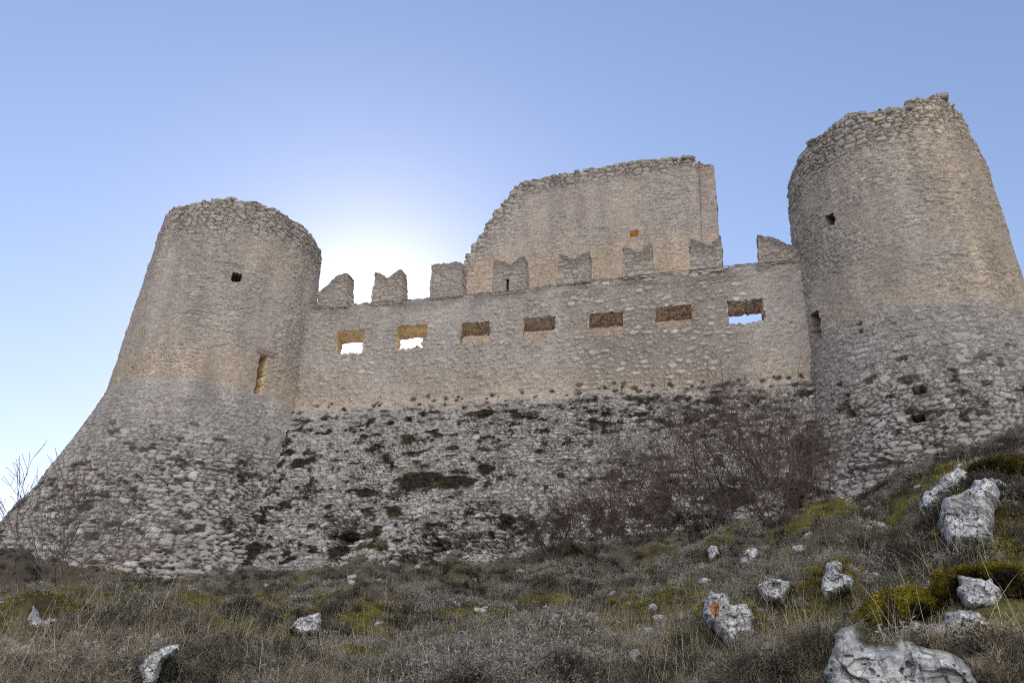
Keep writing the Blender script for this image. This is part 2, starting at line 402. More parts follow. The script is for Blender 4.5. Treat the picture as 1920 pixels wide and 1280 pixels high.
# moss grows where patches survive, thicker to the middle and bottom; left crease spots paint cavity shade dark
MOSS_SHADE_PX = [(790, 900, 1.0, .55), (860, 905, .8, .35), (740, 960, .35, .3), (690, 925, .5, .2), (850, 840, .3, .15), (538, 815, .12, .35), (530, 870, .2, .25), (515, 885, .2, .12), (492, 968, .3, .3), (478, 1030, .4, .4), (1508, 850, .35, .9), (1490, 930, .4, .5), (1515, 720, .25, .2), (910, 880, .4, .3), (655, 1005, .5, .35), (560, 870, .35, .3), (1190, 745, .6, .18), (905, 775, .9, .18), (1350, 720, 1.0, .22), (640, 1030, .6, .3), (1370, 930, .8, .6)]
def tal_pt(x, y):
    d = ray(x, y); lo, hi = 10, 60
    for _ in range(50):
        t = (lo + hi) / 2; p = CAM + d * t
        off = 27 + WS * p[0] - p[1]
        if off > WL * float(talus_off(np.array(p[2]))): lo = t
        else: hi = t
    return p
msk = sst(0.645, 0.70, mpn + 0.05 * sst(9, 6, Z))
for (x, y, a, b) in MOSS_SHADE_PX:
    p = tal_pt(x, y); cu_, cz_ = p[0] * WL + p[1] * 0, p[2]
    cu_ = float(np.dot(p - np.array([0, 27, 0]), udir))
    q = ((U - cu_) / (a * .85)) ** 2 + ((Z - cz_) / (b * 0.8)) ** 2
    msk = np.maximum(msk, sst(1.15, 0.75, q + 1.8 * (fbm(U * 2.4, Z * 4, 29, 5) - 0.5)))
msk = msk * tal
rgt = sst(1, 5, U) * sst(.47, .6, fbm(U / .3, ZP / .18, 36, 3)) * sst(.35, .6, fbm(U / 2, ZP / 1.2, 37)) * 0.9 * tal
disp = disp + 0.07 * msk
tint = mix(ttop, ts, M3(tal))
tint = mix(tint, MOSS_D * 1.2, M3(rgt))
tint = mix(tint, mix(MOSS_D, MOSS_G, M3(sst(.5, .8, fbm(U * 3, ZP * 3, 38)) * sst(3.5, 1.5, np.abs(U + 3)))), M3(msk))
# small deep holes along and above the ring
for k in range(34):
    x = rng.uniform(560, 1510); y = np.interp(x, [560, 1510], [762, 706]) + rng.normal(4, 10)
    hu, hz = wall_uz(x, y); s = rng.uniform(.05, .14)
    disp -= 0.25 * sst(1.2, 0.7, ((U - hu) / s) ** 2 + ((Z - hz) / (s * .6)) ** 2)
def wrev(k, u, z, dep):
    base = [C_(.66, .56, .42), C_(.66, .56, .42), C_(.72, .62, .50), C_(.70, .62, .53), C_(.66, .55, .45), C_(.66, .55, .45), C_(.66, .55, .47)][k]  # warm sunlight and bounce put into the reveal colour, opening by opening
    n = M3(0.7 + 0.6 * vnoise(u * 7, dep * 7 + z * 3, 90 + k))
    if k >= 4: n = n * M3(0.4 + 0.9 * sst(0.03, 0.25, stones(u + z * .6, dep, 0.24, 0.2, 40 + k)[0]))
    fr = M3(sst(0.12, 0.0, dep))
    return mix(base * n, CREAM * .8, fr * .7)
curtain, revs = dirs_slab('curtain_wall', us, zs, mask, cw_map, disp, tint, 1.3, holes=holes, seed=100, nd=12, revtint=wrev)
link(curtain, None, 'long rubble stone wall with seven rectangular openings joining the two round towers', 'wall', kind='thing')
LIT = ['opening with orange sunlit sides nearest the left tower', 'second opening with orange sides and bright sky below', 'brown opening third from the left tower', 'brown opening in the middle of the row',
       'opening with dark rubble ceiling left of the last two', 'opening with dark rubble ceiling beside the last one', 'opening with blue sky showing, nearest the right tower']
for k, r in revs: r['label'] = LIT[k]

# merlons: swallow-tailed teeth on the parapet, each a part of the wall
MER_PX = [[(596, 574), (596, 548), (609, 541), (622, 526), (636, 515), (652, 513), (652, 573)],
          [(695, 569), (704, 511), (713, 513), (725, 523), (740, 511), (753, 505), (755, 564)],
          [(805, 558), (810, 497), (840, 494), (865, 491), (868, 553)],
          [(921, 550), (926, 488), (940, 489), (957, 497), (972, 486), (984, 480), (986, 543)],
          [(1045, 532), (1048, 475), (1060, 481), (1075, 488), (1090, 478), (1104, 472), (1106, 525)],
          [(1168, 519), (1169, 461), (1181, 467), (1195, 474), (1208, 466), (1221, 456), (1226, 515)],
          [(1294, 509), (1293, 448), (1308, 452), (1325, 462), (1340, 453), (1352, 442), (1355, 503)],
          [(1423, 494), (1420, 442), (1440, 444), (1458, 449), (1470, 455), (1500, 468), (1500, 486)]]
def inpoly(px, py, X, Y):
    c = np.zeros(X.shape, bool); n = len(px)
    for i in range(n):
        j = i - 1
        cond = ((py[i] > Y) != (py[j] > Y))
        xin = (px[j] - px[i]) * (Y - py[i]) / (py[j] - py[i] + 1e-12) + px[i]
        c ^= cond & (X < xin)
    return c
MERL = ['low broken half tooth against the left tower', 'notched tooth second from the left tower', 'flat topped tooth', 'notched tooth with a narrow slit at its foot',
        'notched tooth before the tall rear wall', 'notched tooth below the small lit window', 'notched tooth at the right corner of the tall rear wall', 'stepped half tooth against the right tower']
for k, pts in enumerate(MER_PX):
    a = np.array([wall_uz(*p) for p in pts]); a[0, 1] -= 0.12; a[-1, 1] -= 0.12
    uu = np.arange(a[:, 0].min() - .15, a[:, 0].max() + .15, 0.035); zz = np.arange(a[:, 1].min() - .1, a[:, 1].max() + .15, 0.035)
    A, B = np.meshgrid(uu, zz, indexing='ij'); ca, cb = np.meshgrid((uu[1:] + uu[:-1]) / 2, (zz[1:] + zz[:-1]) / 2, indexing='ij')
    jx = 0.035 * (step_noise(cb * 1.0, 0.17, 200 + k) - 0.5) + 0.015 * (vnoise(ca * 9, cb * 9, 5) - .5); jz = 0.035 * (step_noise(ca, 0.12, 230 + k) - 0.5)
    mk = inpoly(a[:, 0], a[:, 1], ca + jx, cb + jz)
    if k == 3:
        su, sz = wall_uz(952, 535); mk &= ~((np.abs(ca - su) < 0.07) & (np.abs(cb - sz) < 0.27))
    es, rs, qs, ttl = stones2(A, B, 0.36, 0.2, 300 + k, .5)
    on = sst(.08, .28, es); pl = sst(.45, .65, fbm(A * 1.2, B * 1.2, 310 + k)) * (0.8 if k < 4 else 0.3)
    dd = 0.045 * on * (1 - .6 * pl) * (.5 + rs) + 0.04 * (fbm(A * 4, B * 4, 320 + k) - 0.5) + 0.05 * ttl
    tt = mix(MORT_T * .8, mix(GREY * 1.05, TAN, M3(rs)), M3(on * (1 - .6 * pl)))
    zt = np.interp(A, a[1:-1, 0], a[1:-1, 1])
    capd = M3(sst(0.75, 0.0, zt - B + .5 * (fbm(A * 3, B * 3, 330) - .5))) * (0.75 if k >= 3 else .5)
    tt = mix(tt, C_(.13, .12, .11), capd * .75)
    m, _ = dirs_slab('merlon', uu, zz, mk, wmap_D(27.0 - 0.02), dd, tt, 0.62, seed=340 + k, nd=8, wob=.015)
    link(m, curtain); m['label'] = MERL[k]

# ---------------------------------------------------------------- round towers
def tower(name, label, c, prof, ztopf, wins, seed, u0_az, bandz, warm, res=0.042, zmin=3.0, T=1.25, sun_gap=None, fine_top=None, putlogs=(), rubble_pts=0):
    """wins: rectangles (x0,y0,x1,y1) in metres along the arc and up; angle 0 faces the camera"""
    cx, cy = c; rref = 3.6
    zf, rf = np.array(prof).T
    # angles: fine on the side facing the camera, coarse behind
    s = np.concatenate([np.arange(-math.pi, -1.95, 0.05), np.arange(-1.95, 1.95, res / rref), np.arange(1.95, math.pi, 0.05), [math.pi]])
    zmax = 21.8 if seed else 21.8
    us_ = s * rref; zs_ = np.arange(zmin, zmax, res * 0.95)
    base = math.atan2(-cx, -cy)                  # azimuth from the tower to the camera
    def mp(u, z, dep):
        a = base - u / rref
        r = np.interp(z, zf, rf)
        rr = np.where(dep <= 0, r - dep, mix(r, 2.35, np.clip(dep / T, 0, 1)))
        return np.stack([cx + rr * np.sin(a), cy + rr * np.cos(a), z], -1)
    U, Z = np.meshgrid(us_, zs_, indexing='ij')
    A = U * (np.interp(Z, zf, rf) / rref)        # arc length
    cu, cz = np.meshgrid((us_[1:] + us_[:-1]) / 2, (zs_[1:] + zs_[:-1]) / 2, indexing='ij')
    top = ztopf(cu)
    mk = cz < top + 0.16 * (step_noise(cu, 0.24, seed + 3) - 0.5) + 0.10 * (step_noise(cu + 5, 0.6, seed + 4) - .5)
    H = []
    for (a0, b0, a1, b1, sh) in wins:
        e = 0.035 * (fbm(cu * 6, cz * 6, seed + 11, 3) - .5) * 2
        cc = (cu - (a0 + a1) / 2) / (a1 - a0) * 2; lean = 0
        mk &= ~((cu > a0 + e) & (cu < a1 + e) & (cz > b0 + e) & (cz < b1 + e)); H.append((a0 - .15, a1 + .15, b0 - .15, b1 + .15))
    if sun_gap:                                      # unseen rear opening, added so sunlight can reach the slit
        mk &= ~((np.abs(cu) > sun_gap[0]) & (cz > sun_gap[1] + .5 * fbm(cu, cz, 3)) & (cz < sun_gap[2]))
    fl = sst(bandz + 0.25, bandz - 0.75, Z + 0.9 * (fbm(A / 0.8, Z / .4, seed + 21, 5) - .5))
    e1, r1, q1, t1 = stones2(A, Z, 0.30, 0.14, seed + 1, .6); e2, r2, q2, t2 = stones2(A, Z, 0.37, 0.19, seed + 5, .62)
    eb, rb, qb, tb = stones(A, Z, 0.42, 0.22, seed + 6)
    topz = sst(2.3, 0.8, ztopf(U) - Z + 1.2 * (fbm(A / 1.2, Z / 1.2, seed + 22) - .5))   # bare masonry under the broken rim
    pl = sst(.40, .62, fbm(A / 1.5, Z / 1.5, seed + 8, 4)) * (1 - topz)
    on = sst(.06, .26, e1)
    uh = 0.045 * on * (1 - .7 * pl) * (.4 + r1) + 0.035 * t1 * (1 - pl) + 0.05 * (fbm(A * 2, Z * 2, seed + 13, 4) - .5) + 0.03 * (fbm(A * 8, Z * 13, seed + 14, 2) - .5)
    th = 0.08 * sst(.03, .24, e2) * (.4 + .9 * r2) + 0.06 * t2 + 0.10 * (fbm(A / .7, Z / .7, seed + 15, 4) - .5)
    ht = mix(uh, th * .9, topz)
    lowr = sst(bandz - 1.5, bandz - 4.8, Z)
    e3, r3, q3, t3 = mix(e2, eb, lowr * 0), r2, q2, t2
    fh = (0.05 + .045 * lowr) * sst(.03, .17, e3) * (.5 + .7 * r3) + (0.05 + .05 * lowr) * t3 + (0.10 + .14 * lowr) * (fbm(A / .9, Z / .9, seed + 16, 5) - .5)
    d = mix(ht, fh, fl)
    for (pu_, pz_, w_, h_) in putlogs:
        d -= 0.45 * ((np.abs(U - pu_ + .3 * (Z - pz_) * 0) < w_ / 2 + .03 * (vnoise(Z * 9, U * 9, 4) - .5)) & (np.abs(Z - pz_) < h_ / 2 + .03 * (vnoise(U * 9, Z * 9, 3) - .5)))
    su = mix(mix(TAN * .95, GREY * 1.05, M3(r1)), WHITE * .9, M3(sst(.85, .97, q1) * .6))
    cu_ = mix(mix(MORT_T * .95, CREAM * .72, M3(fbm(A / 2, Z / 2, seed + 40))), su, M3(on * (1 - .65 * pl)))
    cu_ = mix(cu_, mix(MORT_D * 1.5, mix(GREY, TAN, M3(r2)), M3(sst(.04, .2, e2))), M3(topz))
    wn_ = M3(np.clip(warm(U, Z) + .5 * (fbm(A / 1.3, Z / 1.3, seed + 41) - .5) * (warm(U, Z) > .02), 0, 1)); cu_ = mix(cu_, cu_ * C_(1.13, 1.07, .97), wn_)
    cf = mix(mix(GREY * .72, GREY * 1.08, M3(r3)), WHITE * .72, M3(sst(.82, .97, q3)))
    cf = mix(cf, TAN, M3(sst(.5, .8, fbm(A, Z, seed + 42)) * .4))
    cf = mix(cf, MORT_D * 1.1, M3(sst(.18, .04, e3) * (.45 + .5 * lowr)))
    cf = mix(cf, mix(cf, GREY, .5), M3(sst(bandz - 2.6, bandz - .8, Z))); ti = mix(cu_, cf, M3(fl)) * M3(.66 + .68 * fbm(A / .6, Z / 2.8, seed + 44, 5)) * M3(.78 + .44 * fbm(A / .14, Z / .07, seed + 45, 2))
    mo = sst(.66, .72, fbm(A / .45, Z / .25, seed + 43, 5) + .05 * lowr) * sst(bandz, bandz - 3, Z)
    ti = mix(ti, MOSS_D * 1.3, M3(mo * .85))
    def rev(k, u, z, dep): return np.tile(C_(.70, .57, .38) if (k and not seed % 500 == 0) else C_(.26, .22, .19), (len(u), 1)) * M3(.75 + .5 * vnoise(u * 7, dep * 7 + z * 4, seed))  # sunlit glow of the left slit put into its reveal colour
    ex = None
    if rubble_pts:
        ru = rng.uniform(-6.2, 6.2, rubble_pts); dp = rng.uniform(0.05, .55, rubble_pts)
        P = mp(ru, ztopf(ru) + rng.uniform(-.10, .05, rubble_pts), dp); ex = rubble(P, .15, seed, GREY * .9)
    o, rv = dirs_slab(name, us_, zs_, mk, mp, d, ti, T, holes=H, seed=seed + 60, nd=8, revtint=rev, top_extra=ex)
    link(o, None, label, 'tower'); return o, rv, mp

def tower_uz(c, prof, x, y):
    """where a sight line meets the tower: arc coordinate and height"""
    cx, cy = c; zf, rf = np.array(prof).T; d = ray(x, y)
    for t in np.arange(12, 50, 0.01):
        p = CAM + d * t
        if math.hypot(p[0] - cx, p[1] - cy) <= np.interp(p[2], zf, rf): break
    else: return None
    a = math.atan2(p[0] - cx, p[1] - cy); u = (math.atan2(-cx, -cy) - a)
    u = (u + math.pi) % (2 * math.pi) - math.pi
    return u * 3.6, p[2]
CL, PL = (-12.9, 30.5), [(2.5, 7.9), (4.5, 6.9), (5.76, 6.19), (7.13, 5.54), (8.22, 5.08), (9.82, 4.5), (11.0, 4.1), (11.4, 4.0), (14.7, 3.84), (18.2, 3.63), (20.5, 3.48), (23, 3.4)]
CR, PR = (14.3, 23.9), [(2.5, 7.0), (6, 5.5), (8, 4.65), (10.16, 4.0), (12.0, 3.65), (14.6, 3.6), (17.7, 3.5), (20.3, 3.33), (23, 3.2)]
def top_from_px(c, prof, pts, zdef):
    """rim height along the arc so that the rim passes through these points of the outline"""
    cx, cy = c; zf, rf = np.array(prof).T; base = math.atan2(-cx, -cy); a = []
    for (x, y) in pts:
        q = tower_uz(c, prof, x, y + 2)
        if q: a.append(q)
    a = sorted(a); return np.array(a).T
tl = top_from_px(CL, PL, [(326, 390), (345, 388), (365, 381), (385, 376), (410, 374), (430, 372), (450, 377), (480, 381), (505, 389), (530, 400), (553, 412), (575, 432), (592, 455), (603, 480)], 20.4)
tr = top_from_px(CR, PR, [(1484, 335), (1500, 300), (1518, 268), (1545, 252), (1562, 238), (1580, 222), (1600, 214), (1630, 211), (1660, 207), (1700, 204), (1706, 190), (1720, 184), (1735, 190), (1750, 180), (1770, 178), (1784, 195), (1790, 222), (1812, 240), (1828, 268), (1834, 290)], 20.3)
print('top L', np.round(tl, 1).tolist()); print('top R', np.round(tr, 1).tolist())
for n, q in (('L', (443, 520)), ('Ls', (500, 662)), ('Ls2', (478, 742)),): print(n, tower_uz(CL, PL, *q))
ztl = lambda u: np.interp(u, tl[0], tl[1])
ztr = lambda u: np.interp(u, tr[0], tr[1])
def rect(c, p, x0, y0, x1, y1):
    a = tower_uz(c, p, (x0 + x1) / 2, (y0 + y1) / 2); l = tower_uz(c, p, x0, (y0 + y1) / 2); r = tower_uz(c, p, x1, (y0 + y1) / 2)
    t = tower_uz(c, p, (x0 + x1) / 2, y0); b = tower_uz(c, p, (x0 + x1) / 2, y1)
    return [min(l[0], r[0]), min(t[1], b[1]), max(l[0], r[0]), max(t[1], b[1]), 0]
wl = [rect(CL, PL, 434, 512, 453, 529), rect(CL, PL, 481, 664, 496, 742)]
wr = [rect(CR, PR, 1549, 401, 1566, 424), rect(CR, PR, 1523, 583, 1540, 640)]
print('wl', wl, 'wr', wr)
put = []
for (x, y, w, h) in ((1690, 673, .26, .13), (1723, 733, .30, .24), (1722, 785, .26, .2), (1595, 776, .26, .24), (1853, 719, .22, .18), (1574, 722, .2, .15), (1612, 609, .14, .1), (1614, 622, .1, .12), (1590, 742, .1, .1)):
    q = tower_uz(CR, PR, x, y); put.append((q[0], q[1], w, h))
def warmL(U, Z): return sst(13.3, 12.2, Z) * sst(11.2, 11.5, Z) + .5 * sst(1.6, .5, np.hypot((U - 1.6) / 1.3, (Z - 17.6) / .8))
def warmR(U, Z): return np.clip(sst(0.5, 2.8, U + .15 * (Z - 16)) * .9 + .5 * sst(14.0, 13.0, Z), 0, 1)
towL, rvL, mpL = tower('round_tower', 'shorter round stone tower with wide sloping foot and a tall lit slit', CL, PL, ztl, wl, 400, 0, 11.45, warmL, sun_gap=(9.0, 12.2, 17.2), rubble_pts=190)
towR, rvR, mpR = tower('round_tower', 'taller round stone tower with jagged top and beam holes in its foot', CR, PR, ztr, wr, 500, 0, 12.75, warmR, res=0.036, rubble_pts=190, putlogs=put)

q = tower_uz(CL, PL, 494, 664)
lu, lz = np.meshgrid(np.linspace(q[0] - .30, q[0] + .45, 12), np.linspace(q[1] - .02, q[1] + .22, 6), indexing='ij')
for nm, dd_ in (('lintel', .05),):
    f_ = mpL(lu.ravel(), lz.ravel(), -dd_ - .03 * (fbm(lu.ravel() * 6, lz.ravel() * 6, 5) - .5)); b_ = mpL(lu.ravel(), lz.ravel(), np.full(lu.size, .25)); n_ = lu.size
    I, J = np.meshgrid(np.arange(11), np.arange(5), indexing='ij'); i0 = (I * 6 + J).ravel(); fq = np.stack([i0, i0 + 6, i0 + 7, i0 + 1], 1)
    rim = [k * 6 for k in range(12)] + [66 + k for k in range(1, 6)] + [k * 6 + 5 for k in range(10, -1, -1)] + [k for k in range(4, 0, -1)]
    rq = np.array([[rim[k], rim[k - 1], rim[k - 1] + n_, rim[k] + n_] for k in range(len(rim))])
    link(npmesh(nm, np.concatenate([f_, b_]), np.concatenate([fq, fq[:, ::-1] + n_, rq]), M_STONE, False, {'tint': np.tile(C_(.26, .21, .18), (2 * n_, 1))}), towL)

# ---------------------------------------------------------------- tall rear wall of the keep
KD = 34.0
kp = [(785, 660), (800, 610), (840, 545), (870, 490), (880, 470), (895, 452), (905, 440), (915, 424), (925, 410), (932, 396), (945, 385), (958, 362), (975, 342), (1010, 336), (1060, 327), (1100, 320), (1140, 314), (1160, 308), (1200, 303), (1240, 300), (1280, 303), (1310, 303), (1320, 309), (1338, 310), (1349, 443), (1352, 700)]
ka = np.array([wall_uz(x, y, KD) for x, y in kp]); ka[0, 1] = 7.0; ka[-1, 1] = 7.0; ka[0, 0] = ka[1, 0] - .2; ka[-1, 0] = ka[-2, 0]
ku, kz = np.arange(ka[:, 0].min() - .3, ka[:, 0].max() + .3, 0.05), np.arange(7.0, ka[:, 1].max() + .3, 0.05)
A, B = np.meshgrid(ku, kz, indexing='ij'); ca, cb = np.meshgrid((ku[1:] + ku[:-1]) / 2, (kz[1:] + kz[:-1]) / 2, indexing='ij')
edge_r = ca > 9.6
jx = np.where(edge_r, 0.01, 0.16) * (step_noise(cb, 0.2, 601) - .5) * 2; jz = np.where(edge_r, .02, .10) * (step_noise(ca, .25, 602) - .5) * 2
mk = inpoly(ka[:, 0], ka[:, 1], ca + jx, cb + jz)
kw0, kw1 = wall_uz(1180, 446, KD), wall_uz(1197, 431, KD)
mk &= ~((ca > kw0[0]) & (ca < kw1[0]) & (cb > kw0[1]) & (cb < kw1[1]))
e1, r1, q1, t1 = stones2(A, B, .42, .2, 610); e2, r2, q2, t2 = stones2(A, B, .45, .26, 611, .4)
zt = np.interp(A, ka[1:-1, 0], np.maximum.accumulate(ka[1:-1, 1]))
tp = np.maximum(sst(1.3, .5, zt - B + .6 * (fbm(A, B, 612) - .5)), sst(1.9, .9, np.abs(A - np.interp(B, ka[1:13, 1], ka[1:13, 0])) + .5 * fbm(A, B, 613)) * (A < 3) * .7)
on = sst(.05, .22, e1); pl = sst(.42, .65, fbm(A / 1.4, B / 1.4, 614)) * (1 - tp)
d = .04 * on * (1 - .7 * pl) * (.4 + r1) + .05 * t1 + .05 * (fbm(A * 2, B * 2, 615) - .5)
d = mix(d, .09 * sst(.03, .3, e2) * (.5 + r2) + .12 * t2, tp)
c = mix(MORT_T * .95, mix(TAN, GREY * 1.1, M3(r1 * .8)), M3(on * (1 - .5 * pl)))
c = mix(c, mix(MORT_D * 2, mix(GREY * 1.1, TAN, M3(r2)), M3(sst(.03, .18, e2))), M3(tp))
c = mix(c, c * C_(1.12, 1.02, .91), M3(sst(22.5, 20.8, B)))
c = mix(c, c * C_(.92, .92, .94), M3(sst(.5, .6, fbm(A / .5, B / 4, 616)) * sst(20, 24, B)))
brick = sst(9.75, 9.85, A) * sst(24.4, 24.8, B + .7 * (fbm(A * 3, B * 3, 617) - .5)); c = mix(c, mix(C_(.38, .21, .16), C_(.40, .34, .3), M3(r1)), M3(brick * .6 * sst(.3, .6, fbm(A * 4, B * 4, 619))))
c = c * M3(.80 + .4 * fbm(A / .7, B / 2.2, 644, 5)) * M3(.78 + .44 * fbm(A / .14, B / .08, 645, 2))
strip = M3(sst(9.62, 9.66, A)); c = mix(c, c * C_(.97, .95, .97), strip)
ru = rng.uniform(-2.6, 9.5, 170); P = wmap_D(KD)(ru, np.interp(ru, ka[1:-1, 0], np.maximum.accumulate(ka[1:-1, 1])) + rng.uniform(-.12, .03, 170), rng.uniform(.05, .6, 170))
keep, rvK = dirs_slab('keep', ku, kz, mk, wmap_D(KD), d, c, 1.4, holes=[(kw0[0] - .2, kw1[0] + .2, kw0[1] - .2, kw1[1] + .2)], seed=620, nd=8, revtint=lambda k, u, z, dep: np.tile(C_(.85, .64, .34), (len(u), 1)), top_extra=rubble(P, .17, 8, GREY))  # small window: its sunlit orange is painted into the reveal tint
link(keep, None, 'tall ruined keep wall rising behind the battlements with broken stepped left edge', 'ruin')

# ---------------------------------------------------------------- cables
def tube(name, pts, r, mat, n=5):
    pts = np.asarray(pts, float); V = []; F = []
    for i, p in enumerate(pts):
        t = pts[min(i + 1, len(pts) - 1)] - pts[max(i - 1, 0)]; t /= np.linalg.norm(t)
        a = np.cross(t, [0, 0, 1.0] if abs(t[2]) < .9 else [1.0, 0, 0]); a /= np.linalg.norm(a); b = np.cross(t, a)
        for k in range(n): V.append(p + r * (math.cos(6.283 * k / n) * a + math.sin(6.283 * k / n) * b))
        if i:
            for k in range(n): F.append([(i - 1) * n + k, (i - 1) * n + (k + 1) % n, i * n + (k + 1) % n, i * n + k])
    return npmesh(name, V, F, mat)
mc, nt, b = mat_new('cable_metal'); b.inputs['Base Color'].default_value = (.07, .065, .06, 1); b.inputs['Roughness'].default_value = .6
pts = []
cab = [(583, 566), (600, 573), (625, 576), (645, 575), (695, 568), (760, 562), (870, 554), (985, 542), (1110, 527), (1230, 513), (1356, 499), (1487, 487)]
for (x, y) in cab:
    u_, z_ = wall_uz(x, y, 26.9); pts.append(wmap_D(26.9)(np.array(u_), np.array(z_), np.array(0.)))
link(tube('cable', pts, 0.011, mc), None, 'thin dark cable strung along the foot of the battlements from tower to tower', 'cable')
pts = [wmap_D(KD - .12)(*(np.array(q) for q in (*wall_uz(x, y, KD - .12), 0.))) for x, y in ((1310, 306), (1312, 350), (1314, 400), (1317, 470), (1319, 520))]
link(tube('cable', pts, 0.011, mc), None, 'thin cable running straight down beside the brick corner of the tall rear wall', 'cable')

# ---------------------------------------------------------------- hillside
CT = []   # (azimuth, ln distance, tan elevation)
def ct(x, y, dist):
    y = y + (26 if (y < 1125 and dist > 6) else 0) + (48 if (x > 1650 and y < 935) else 22 if (x > 1500 and y < 970) else 0) + (32 if (x < 210 and dist > 14 and y < 1125) else 0)
    d = ray(x, y); CT.append((math.atan2(d[0], d[1]), math.log(dist), d[2] / math.hypot(d[0], d[1])))
for x, y, q in [(0, 1340, 2.7), (500, 1340, 2.7), (1000, 1340, 2.6), (1500, 1340, 2.3), (1900, 1340, 2.0),
                (0, 1280, 4.2), (400, 1280, 4), (800, 1280, 3.8), (1200, 1280, 3.6), (1500, 1280, 3.1), (1700, 1275, 2.8), (1900, 1275, 2.5),
                (0, 1215, 7), (400, 1210, 6.8), (800, 1205, 6.2), (1150, 1200, 5.4), (1400, 1200, 4.2), (1600, 1195, 3.5), (1850, 1200, 2.9),
                (0, 1150, 11.5), (400, 1145, 11), (800, 1130, 10), (1150, 1110, 8.6), (1400, 1120, 6), (1600, 1110, 5), (1880, 1100, 3.7),
                (0, 1110, 16), (400, 1100, 16), (800, 1080, 15), (1150, 1050, 13.5), (1400, 1030, 9.8), (1600, 1020, 7.4), (1750, 1030, 5.6), (1900, 1000, 4.8),
                (0, 1088, 21), (200, 1082, 22), (450, 1070, 22.5), (700, 1050, 23), (1000, 1023, 21.5), (1300, 993, 19.5), (1450, 968, 17.5),
                (1400, 985, 14), (1560, 943, 14.5), (1560, 965, 11), (1700, 925, 11), (1700, 965, 8.6), (1800, 885, 9.5), (1919, 848, 8.8), (1850, 930, 6.6), (1919, 905, 6.6),
                (-150, 1290, 4.2), (-150, 1120, 16), (-150, 1100, 22), (2070, 1280, 2.4), (2070, 1050, 4), (2070, 830, 9)]: ct(x, y, q)
for az in np.radians([-42, -25, -10, 5, 20, 32, 42]):
    CT.append((az, math.log(1.0), -1.55)); CT.append((az, math.log(1.7), -.62 if az < .3 else -.5)); 
for az in np.radians([-42, -30, -15, 0]): CT.append((az, math.log(30), .11)); CT.append((az, math.log(40), .09))
for az in np.radians([12, 22]): CT.append((az, math.log(26), .17)); CT.append((az, math.log(40), .10))
for az in np.radians([30, 40]): CT.append((az, math.log(14), .24)); CT.append((az, math.log(20), .17)); CT.append((az, math.log(40), .08))
CT = np.array(CT)
def tps_fit(x, y, v, lam=1e-3):
    n = len(x); r2 = (x[:, None] - x) ** 2 + (y[:, None] - y) ** 2
    K = np.where(r2 > 0, .5 * r2 * np.log(r2 + 1e-12), 0) + lam * np.eye(n)
    Pm = np.stack([np.ones(n), x, y], 1); Am = np.block([[K, Pm], [Pm.T, np.zeros((3, 3))]])
    return np.linalg.solve(Am, np.concatenate([v, np.zeros(3)]))
AZK = 2.2
tw = tps_fit(CT[:, 0] * AZK, CT[:, 1], CT[:, 2])
def ground_tan(az, ld):
    s = tw[-3] + tw[-2] * az * AZK + tw[-1] * ld
    for k in range(len(CT)):
        r2 = (az * AZK - CT[k, 0] * AZK) ** 2 + (ld - CT[k, 1]) ** 2
        s = s + tw[k] * .5 * r2 * np.log(r2 + 1e-12)
    return s
MOUNDS = []; CUSH = []
def ground_z(X, Y, rough=True):
    az = np.arctan2(X, Y); d = np.maximum(np.hypot(X, Y), .7)
    t = ground_tan(np.clip(az, -.75, .75), np.log(np.minimum(d, 40)))
    z = EYE + np.minimum(d, 40) * t
    w = sst(.75, 1.6, np.abs(az)); z = mix(z, -.22 * np.minimum(d, 40), w)
    far = np.maximum(d - 40, 0); z = z - far * .28 * np.exp(-far / 1500) - np.minimum(far, 5) * .1
    if rough:
        a = sst(1.0, 3.0, d) * sst(60, 40, d); s_ = np.clip(d / 9, .35, 1.3)
        z = z + a * ((fbm(X / 1.3, Y / 1.3, 701, 4) - .5) * .46 * s_ + (fbm(X / .35, Y / .35, 702, 3) - .5) * .20 * s_)
        lump = np.maximum(fbm(X / .75, Y / .9, 703, 2) - .48, 0) * sst(.40, .55, fbm(X / 3.1, Y / 3.1, 704, 2)); z = z + a * lump * 1.0 * s_
    mz = np.zeros(np.shape(X))
    for (cx, cy, r0) in CUSH:
        q = np.hypot(X - cx, (Y - cy) / 1.4) / r0; n_ = q < 1.5
        if n_.any():
            x_, y_ = X[n_], Y[n_]; q = q[n_] + .7 * (fbm(x_ / .3, y_ / .3, 706, 3) - .5); z[n_] += min(.17 * r0, .12) * sst(1.1, .35, q) * (.7 + .6 * fbm(x_ / .16, y_ / .16, 707, 2))
    for (cx, cy, fx, fy, w, h, L) in MOUNDS:          # banks of earth the rocks stick out of
        p = (X - cx) * fx + (Y - cy) * fy; q = (X - cx) * fy - (Y - cy) * fx
        n_ = (np.abs(q) < w * 2.2) & (p > -w) & (p < 3 * L + w)
        if not n_.any(): continue
        p, q = p[n_], q[n_] + w * .3 * (fbm(X[n_] / w / .7, Y[n_] / w / .7, 705, 2) - .5)
        mz[n_] = np.maximum(mz[n_], h * np.exp(-(np.abs(q) / w) ** 3) * sst(-.12 * w, .18 * w + .03, p) * np.exp(-(np.maximum(p - .2 * w, 0) / L) ** 2))
    return z + mz
# rocks and moss cushions: outline, distance, thickness, label, colour, seed
def proj(X, Y, Z):
    P = np.stack([X, Y, Z], 1) - CAM; z = P @ fw; return 960 + FPX * (P @ rt) / z, 640 - FPX * (P @ up) / z
def ground_hit(x, y):
    d = ray(x, y); h = math.hypot(d[0], d[1]); L = np.geomspace(1.6, 30, 900); P = CAM + d * (L / h)[:, None]
    g = ground_z(P[:, 0], P[:, 1]) > P[:, 2]
    return L[np.argmax(g)] if g.any() else 30.0
